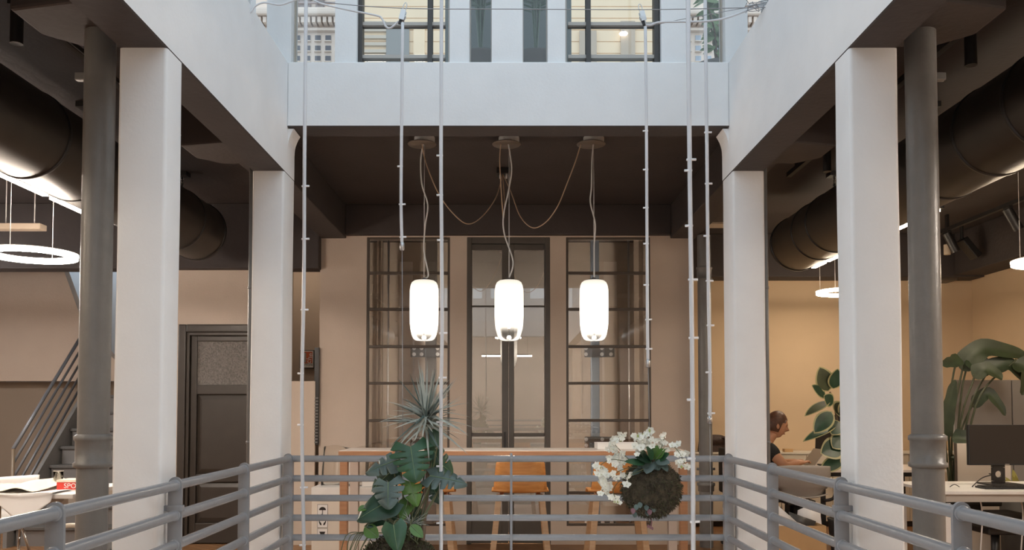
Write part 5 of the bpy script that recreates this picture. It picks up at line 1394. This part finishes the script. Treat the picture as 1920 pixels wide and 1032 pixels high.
for s in (-1, 1):
    i0 = len(TV); TV += [pel + Vector((.03, s*.09, -.012)), Vector((PWX+.20, PWY+s*.11, .50)), Vector((PWX+.145, PWY+s*.11, .14))]; TE += [(0, i0), (i0, i0+1), (i0+1, i0+2)]; TR += [.095, .074, .056]
skin_obj('trousers', TV, TE, TR, JEANS, wm)
for s in (-1, 1): MB().sphere((PWX+.20, PWY+s*.11, .045), (.13, .045, .044), 8, 12).build('shoe', BLACK, wm, smooth=True)
wc = thing('office_chair', 'black office chair the seated person sits on', 'chair', (PWX-.24, PWY, 0))
CHF = mat('dark_fabric', (.03, .028, .026), .8)
MB().box((PWX-.46, PWY-.23, .33), (PWX-.02, PWY+.23, .395)).build('seat', CHF, wc, bevel=.025, seg=3)
MB().box((PWX-.50, PWY-.2, .50), (PWX-.455, PWY+.2, .92)).build('backrest', CHF, wc, bevel=.02, seg=3)
MB().bar((PWX-.475, PWY, .36), (PWX-.475, PWY, .52), .05, .02).build('back_bar', BLACK, wc)
MB().tube([(PWX-.24, PWY, .08), (PWX-.24, PWY, .33)], .025, 12).build('column', BLACK, wc, smooth=True)
for k in range(5):
    a = 2*math.pi*k/5; e = Vector((PWX-.24+.28*math.cos(a), PWY+.28*math.sin(a), .06))
    MB().bar((PWX-.24, PWY, .09), e, .035, .025).build('foot', BLACK, wc); MB().sphere((e.x, e.y, .028), .027, 6, 10).build('castor', BLACKP, wc, smooth=True)

# ------------------------------------------------------------------ grey shell chair in front of the desk, seen from behind
gc = thing('shell_chair', 'grey plastic shell chair with black armrest in front of the laptop desk', 'chair', (X(1515, 7.3), 7.3, 0))
GSH = mat('grey_plastic', (.36, .33, .30), .5)
xg, yg = X(1512, 7.2), 7.2; zt3, zb3 = Z(873, yg), Z(938, yg)
rows = []
for i in range(13):
    v = i/12; z = zb3 + (zt3-zb3)*v; wd = .165 + .075*math.sin(min(1, v*1.25)*math.pi/2)
    rows.append([(xg + wd*u + .03*v*(-1), yg + .09*(1-v)**2 + .07*u*u - .03*v, z + .012*u*u*(1 if v < .3 else -1)) for u in [k/6 for k in range(-6, 7)]])
MB().sheet(rows, .012).build('backrest', GSH, gc, smooth=True)
rows = [[(xg + (.19+.02*v)*u, yg+.06+.42*v, zb3 - .012 + .03*(1-v)**3 - .03*v**3 + .03*u*u) for u in [k/6 for k in range(-6, 7)]] for v in [k/9 for k in range(10)]]
MB().sheet(rows, .012).build('seat', GSH, gc, smooth=True)
MB().tube(spline([(xg+.17, yg+.12, zb3-.02), (xg+.25, yg+.08, zb3+.01), (xg+.27, yg+.10, zb3+.13), (xg+.25, yg+.30, zb3+.17)], 6), .014, 8).build('armrest', BLACK, gc, smooth=True)
MB().tube(spline([(xg-.17, yg+.12, zb3-.02), (xg-.25, yg+.10, zb3+.01), (xg-.27, yg+.16, zb3+.13), (xg-.25, yg+.32, zb3+.17)], 6), .014, 8).build('armrest', BLACK, gc, smooth=True)
MB().box((xg-.12, yg+.14, zb3-.06), (xg+.12, yg+.36, zb3-.02)).build('mechanism', BLACK, gc, bevel=.01)
MB().tube([(xg, yg+.25, .08), (xg, yg+.25, zb3-.06)], .022, 12).build('column', BLACK, gc, smooth=True)
for k in range(5):
    a = 2*math.pi*k/5+.4; e = Vector((xg+.27*math.cos(a), yg+.25+.27*math.sin(a), .06))
    MB().bar((xg, yg+.25, .09), e, .035, .025).build('foot', BLACK, gc); MB().sphere((e.x, e.y, .028), .027, 6, 10).build('castor', BLACKP, gc, smooth=True)
# kraft carton with sheets in front of it
kx0, kx1, ky = X(1440, 6.5), X(1546, 6.5), 6.5
kz = Z(987, ky)
kb = thing('carton', 'brown carton on the floor in front of the grey shell chair', 'box', ((kx0+kx1)/2, ky+.2, 0))
for a, c in (((kx0, ky), (kx1, ky+.008)), ((kx0, ky+.412), (kx1, ky+.42)), ((kx0, ky+.008), (kx0+.008, ky+.412)), ((kx1-.008, ky+.008), (kx1, ky+.412))):
    MB().box((a[0], a[1], .008), (c[0], c[1], kz)).build('side', KRAFT, kb)
MB().box((kx0, ky, 0), (kx1, ky+.42, .0075)).build('bottom', KRAFT, kb)
for i, (pa_, pb_, pc_, m_, lb) in enumerate(((at(1455, 945, 6.62), at(1500, 985, 6.62), at(1452, 1010, 6.62), PAPER, 'white sheet leaning in the brown carton on the left'),
                                          (at(1510, 950, 6.75), at(1538, 962, 6.75), at(1530, 1005, 6.75), mat('cool_paper', (.74, .74, .76), .7), 'white rolled sheet standing in the brown carton on the right'),
                                          (at(1488, 955, 6.68), at(1530, 978, 6.68), at(1520, 995, 6.68), mat('dark_grey_card', (.06, .058, .058), .4), 'dark grey folder leaning in the brown carton'))):
    lo = .05
    if i == 2: vs = [pa_ + Vector((-.04, .0, -.02)), pb_, pb_ + Vector((-.02, 0, -.055)), pa_ + Vector((-.02, 0, -.10))]; vs += [v.copy() + Vector((.0, .05, -.22)) for v in (vs[2], vs[3])]; rows = [[vs[0], vs[1]], [vs[3], vs[2]], [vs[5], vs[4]]]
    elif i == 0: rows = [[pa_, pb_], [pa_ + Vector((-.01, .03, -.12)), pb_ + Vector((.03, .03, -.03))], [pa_ + Vector((.0, .06, -.36)), pb_ + Vector((.03, .06, -.2))]]
    else: rows = [[pa_ + Vector((-.06, 0, -.03)), pa_ + Vector((0, -.02, .0)), pb_], [pa_ + Vector((-.06, .03, -.14)), pa_ + Vector((0, .0, -.12)), pb_ + Vector((.02, .03, -.1))], [pa_ + Vector((-.04, .05, -.35)), pa_ + Vector((0, .04, -.33)), pb_ + Vector((.01, .05, -.3))]]
    sheet_thing('paper_sheet' if i < 2 else 'folder', lb, 'paper' if i < 2 else 'folder', rows, m_, .002)

# ------------------------------------------------------------------ variegated rubber plant
YFi = 7.42
fi = thing('rubber_plant', 'variegated rubber plant beside the near white column on the right', 'plant', (X(1600, YFi), YFi, 0))
fxp = X(1590, YFi)
MB().lathe([(.13, 0), (.15, .02), (.18, .32), (.185, .34), (.165, .34), (.16, .3), (.001, .3)], 24, (fxp, YFi, 0)).build('pot', mat('dark_pot', (.05, .045, .04), .6), fi, smooth=True)
def F3(px, py, dy=0): return at(px, py, YFi+dy)
MB().tube(spline([(fxp, YFi, .29), F3(1585, 900), F3(1576, 830), F3(1566, 770), F3(1556, 735)], 8), .009, 8).build('stem', BARK, fi, smooth=True)
VAR = mat('variegated_rim', (.40, .38, .20), .4, var=.1)
def leaf2(base, tip, nrm, w, parent, m_in):
    leaf(MB(), base, tip, nrm, w, 'oval', .1, .1, n=12, m=3).build('leaf', VAR, parent, smooth=True)
    bb, tt = Vector(base), Vector(tip); n_ = Vector(nrm).normalized() * .0025
    n_ = Vector((n_.x, -abs(n_.y), n_.z))
    o_ = leaf(MB(), bb.lerp(tt, .04) + n_, bb.lerp(tt, .95) + n_, nrm, w*.80, 'oval', .1, .1, n=12, m=3).build('leaf_centre', m_in, parent, smooth=True)
FL = [((1553, 735), (1538, 688), 40, (0, -1, .1)), ((1562, 730), (1572, 692), 34, (.2, -1, .1)), ((1548, 745), (1524, 722), 26, (-.3, -.8, .6)), ((1556, 752), (1508, 778), 26, (-.2, -.5, .9)), ((1562, 758), (1546, 742), 30, (0, -1, .4)),
      ((1560, 772), (1527, 812), 36, (-.2, -1, .3)), ((1566, 775), (1590, 760), 40, (.1, -1, .2)), ((1568, 798), (1505, 825), 26, (-.1, -.5, .9)), ((1572, 790), (1560, 815), 40, (.1, -1, .2)), ((1575, 812), (1598, 800), 40, (0, -1, .3)),
      ((1580, 835), (1540, 850), 46, (-.1, -1, .25)), ((1582, 858), (1538, 886), 34, (-.2, -.8, .7)), ((1584, 850), (1600, 880), 40, (.2, -1, .2)), ((1580, 820), (1562, 840), 36, (0, -1, .3)), ((1576, 780), (1600, 740), 36, (.3, -1, 0))]
sF = F_PX/YFi
for i, (bp, tp, w, nr) in enumerate(FL):
    leaf2(F3(*bp, -.03), F3(*tp, -.08 - .01*(i % 4)), nr, w/sF*.95, fi, LEAFD if i % 3 else mat('olive_leaf', (.05, .065, .03), .4, var=.3))
    j = (fxp, YFi, .8)

# ------------------------------------------------------------------ monitor desk on the right
YR0, YR1, zr_ = 5.74, 6.52, .74
rx0_ = X(1769, YR0)
rd = thing('office_desk', 'white office desk with the large monitor, right of the thick pipe', 'desk', (rx0_+.8, 6.1, 0))
MB().box((rx0_, YR0, zr_-.022), (rx0_+1.7, YR1, zr_)).build('desk_top', WHITE, rd, bevel=.003)
MB().box((rx0_+.02, YR0+.03, zr_-.075), (rx0_+1.68, YR0+.06, zr_-.0225)).build('apron', mat('grey_apron', (.45, .42, .38), .5), rd)
for x in (rx0_+.04, rx0_+1.62):
    for y in (YR0+.05, YR1-.09):
        lg = MB().box((x-.017, y-.0, 0), (x+.022, y+.04, zr_-.085)).build('leg', WHITE, rd, bevel=.003)
        MB().box((x-.012, y+.004, zr_-.085), (x+.017, y+.036, zr_-.0225)).build('leg_joint', BLACK, lg)
mn = thing('monitor', 'large dark monitor on the white desk at the right edge', 'monitor', (X(1870, 6.2), 6.2, zr_))
mx0, mx1 = X(1815, 6.2), X(1815, 6.2)+.56; mz1, mz0 = Z(797, 6.2), Z(873, 6.2)
SCR = mat('dark_screen', (.022, .019, .018), .35)
MB().box((mx0, 6.2, mz0), (mx1, 6.235, mz1)).build('panel', BLACKP, mn, bevel=.004)
MB().box((mx0+.006, 6.1975, mz0+.014), (mx1-.006, 6.1999, mz1-.006)).build('screen', SCR, mn)
MB().box((mx0+.26, 6.1970, mz0+.004), (mx0+.29, 6.1999, mz0+.009)).build('badge', STEEL, mn)
sx_ = X(1872, 6.23); hw = .047
b = MB(); hz = Z(890, 6.23); hr = .024
for k in range(24):       # stand neck with its round cable hole
    a0, a1 = 2*math.pi*k/24, 2*math.pi*(k+1)/24
    def sq(a):
        c_, s_ = math.cos(a), math.sin(a); m_ = max(abs(c_)/hw, abs(s_)/.05); return (sx_ + c_/m_, hz + s_/m_)
    def ci(a): return (sx_ + hr*math.cos(a), hz + hr*math.sin(a))
    b.prism([ci(a0), sq(a0), sq(a1), ci(a1)], 6.245, 6.26)
b.box((sx_-hw, 6.245, hz+.05), (sx_+hw, 6.26, mz0+.1)); b.box((sx_-hw, 6.245, zr_+.012), (sx_+hw, 6.26, hz-.05))
b.build('stand', BLACK, mn)
MB().box((sx_-.12, 6.14, zr_+.001), (sx_+.12, 6.34, zr_+.012)).build('foot', BLACK, mn, bevel=.004)
kb_ = thing('keyboard', 'black keyboard on the white desk under the monitor', 'keyboard', (X(1900, 5.93), 5.93, zr_))
kx = X(1841, 5.9)
MB().box((kx, 5.87, zr_+.001), (kx+.44, 6.01, zr_+.014)).build('body', BLACKP, kb_, bevel=.003)
km = MB()
for r_ in range(5):
    for c_ in range(18): km.box((kx+.012+c_*.0232, 5.88+r_*.0255, zr_+.0141), (kx+.031+c_*.0232, 5.901+r_*.0255, zr_+.0185))
km.build('keys', BLACK, kb_)['kind'] = 'stuff'
cb = at(1830, 895, 6.25)
tag(MB().tube(spline([(X(1820, 6.0), 6.0, zr_+.008), (X(1838, 6.2), 6.2, zr_+.05), (X(1858, 6.28), 6.28, zr_+.07), (sx_-hw-.004, 6.28, zr_+.075)], 8), .004, 8).build('black_cable', BLACKP, smooth=True), 'black cable running to the foot of the large monitor', 'cable')
tag(MB().tube(spline([(X(1778, 6.0), 6.0, zr_+.006), (X(1787, 6.0), 6.0, zr_+.022), (X(1796, 6.0), 6.0, zr_+.006)], 6), .003, 8).build('cable_end', BLACKP, smooth=True), 'short bent cable end on the white desk by the pipe', 'cable')
for px, lb in ((1836, 'grey cable hanging below the white desk near its leg'), (1912, 'grey cable hanging below the white desk at the picture edge')):
    tag(MB().tube(spline([(X(px-8, 6.0), 6.0, zr_-.024), (X(px, 6.0), 6.0, .62), (X(px+4, 6.0), 6.02, .5), (X(px+2, 6.0), 6.05, .2)], 8), .005, 8).build('hanging_cable', CORDW, smooth=True), lb, 'cable')
oc2 = thing('office_chair', 'black office chair pushed under the white desk', 'chair', (X(1850, 6.3), 6.3, 0))
xq, yq = X(1868, 6.3), 6.35
MB().box((xq-.24, yq-.24, .44), (xq+.24, yq+.24, .52)).build('seat', CHF, oc2, bevel=.03, seg=3)
MB().box((xq-.2, yq+.24, .54), (xq+.2, yq+.28, .71)).build('backrest', CHF, oc2, bevel=.018, seg=3)
MB().bar((xq, yq+.27, .45), (xq, yq+.27, .6), .08, .025).build('back_bar', BLACK, oc2)
MB().box((xq-.14, yq-.16, .38), (xq+.14, yq+.16, .4395)).build('mechanism', BLACK, oc2, bevel=.015)
MB().tube([(xq, yq, .08), (xq, yq, .38)], .03, 12).build('column', BLACK, oc2, smooth=True)
for k in range(5):
    a = 2*math.pi*k/5+.2; e = Vector((xq+.3*math.cos(a), yq+.3*math.sin(a), .06))
    MB().bar((xq, yq, .09), e, .04, .03).build('foot', BLACK, oc2); MB().sphere((e.x, e.y, .03), .029, 6, 10).build('castor', BLACKP, oc2, smooth=True)
# screens and board behind the desk
SCRN = mat('grey_felt', (.30, .285, .27), .9, var=.04)
for i, (a, c, lb) in enumerate(((1789, 1897, 'grey felt screen behind the large monitor'), (1899, 2010, 'grey felt screen at the right picture edge'))):
    q = thing('desk_screen', lb, 'screen', (X((a+c)/2, 7.9), 7.9, 0))
    MB().box((X(a, 7.9), 7.9, .3), (X(c, 7.9), 7.93, Z(713, 7.9))).build('panel', SCRN, q, bevel=.004)
    for px in (a+8, c-8): MB().box((X(px, 7.9)-.02, 7.86, 0), (X(px, 7.9)+.02, 7.97, .31)).build('foot', STEEL, q)
q = thing('white_board', 'white board with a dark left edge standing behind the monitor', 'board', (X(1845, 7.0), 7.0, 0))
MB().box((X(1793, 7.0), 7.0, .1), (X(1893, 7.0), 7.02, Z(832, 7.0))).build('panel', mat('pale_board', (.62, .56, .50), .6), q, bevel=.003)
MB().box((X(1791, 7.0)-.004, 6.998, .0), (X(1793, 7.0)-.001, 7.022, Z(832, 7.0))).build('edge_strip', FRAME, q)
MB().box((X(1800, 7.0), 6.95, 0), (X(1886, 7.0), 7.07, .0995)).build('foot', STEEL, q)
# strelitzia
YS = 7.35
sl_ = thing('strelitzia', 'tall strelitzia with arching paddle leaves behind the white desk', 'plant', (X(1778, YS), YS, 0))
sxp = X(1783, YS)
MB().lathe([(.14, 0), (.16, .02), (.19, .34), (.195, .36), (.17, .36), (.165, .32), (.001, .32)], 24, (sxp, YS, 0)).build('pot', mat('dark_pot', (.05, .045, .04), .6), sl_, smooth=True)
def S3(px, py, dy=0): return at(px, py, YS+dy)
sS = F_PX/YS
STG = mat('dark_stem', (.045, .055, .025), .5)
SL = [  # stem points, leaf base, leaf mid, leaf tip, width px
    ([(1782, 905), (1786, 800), (1805, 690)], (1803, 694), (1845, 656), (1932, 672), 44, (-.2, -.9, .5)),
    ([(1778, 905), (1779, 800), (1788, 700)], (1800, 672), (1785, 680), (1763, 684), 26, (-.1, -1, .3)),
    ([(1784, 905), (1800, 800), (1826, 710)], (1824, 706), (1850, 695), (1880, 712), 34, (0, -.9, .6)),
    ([(1786, 905), (1800, 820), (1828, 752)], (1824, 764), (1852, 738), (1886, 780), 24, (-.2, -1, .4)),
    ([(1776, 905), (1774, 850), (1772, 826)], (1769, 828), (1778, 770), (1790, 712), 26, (-.5, -1, .0)),
    ([(1784, 905), (1792, 850), (1790, 826)], (1786, 820), (1808, 822), (1836, 828), 30, (.1, -1, .3)),
    ([(1786, 905), (1788, 870), (1786, 855)], (1780, 856), (1787, 860), (1793, 868), 12, (.1, -1, .3)),
    ([(1788, 905), (1815, 780), (1850, 700)], (1850, 698), (1890, 686), (1935, 730), 36, (0, -.9, .6)),
    ([(1790, 905), (1830, 760), (1900, 680)], (1900, 680), (1925, 700), (1916, 742), 40, (.2, -1, .2)),
    ([(1780, 905), (1800, 760), (1812, 690)], (1815, 672), (1836, 688), (1846, 708), 44, (.1, -1, .2)),
]
for i, (stp, b0, b1, b2, w, nr) in enumerate(SL):
    dy = -.05*(i % 3); P_ = [Vector((sxp + .02*(i % 3) - .02, YS, .3))] + [S3(a, c, dy) for a, c in stp[1:]] + [S3(*b0, dy)]
    sm = MB().tube(spline(P_, 7), .0085, 7).build('stem', STG, sl_, smooth=True)
    path = spline([S3(*b0, dy), S3(*b1, dy-.05), S3(*b2, dy-.08)], 9); n_ = len(path); rows = []
    for k, p in enumerate(path):
        u = k/(n_-1); t = (path[min(k+1, n_-1)] - path[max(k-1, 0)]).normalized(); sd = t.cross(Vector(nr)).normalized(); nn = sd.cross(t)
        ww = min(1, (u*4.5+.12)**.7) * (max(0, 1-u**2.6))**.6 * w/sS*.5
        rows.append([p + sd*ww*v + nn*(abs(v)*ww*.35) + sd*.004*math.sin(u*21)*abs(v) for v in (-1, -.66, -.33, 0, .33, .66, 1)])
    MB().grid(rows).build('leaf', STREL if i % 2 else mat('deep_leaf', (.034, .048, .022), .5, var=.3), sl_, smooth=True)
# small plant behind the white board
q = thing('potted_shrub', 'small yellow green plant low behind the large monitor', 'plant', (X(1905, 6.75), 6.75, 0))
c = at(1905, 895, 6.75)
MB().lathe([(.09, 0), (.11, .02), (.12, .6), (.11, .6), (.001, .56)], 20, (c.x, 6.75, 0)).build('pot', mat('dark_pot', (.05, .045, .04), .6), q, smooth=True)
for k in range(22):
    r2 = random.Random(600+k); d = Vector((r2.uniform(-1, 1), r2.uniform(-.5, .2), r2.uniform(-.1, .9))).normalized(); o = Vector((c.x, 6.75, .6))
    leaf(MB(), o + d*.03, o + d*r2.uniform(.14, .24), (0, -1, .6), .05, 'oval', .25, .15, n=7, m=1).build('leaf', mat('yellow_leaf', (.22, .20, .05), .45, var=.3), q, smooth=True)
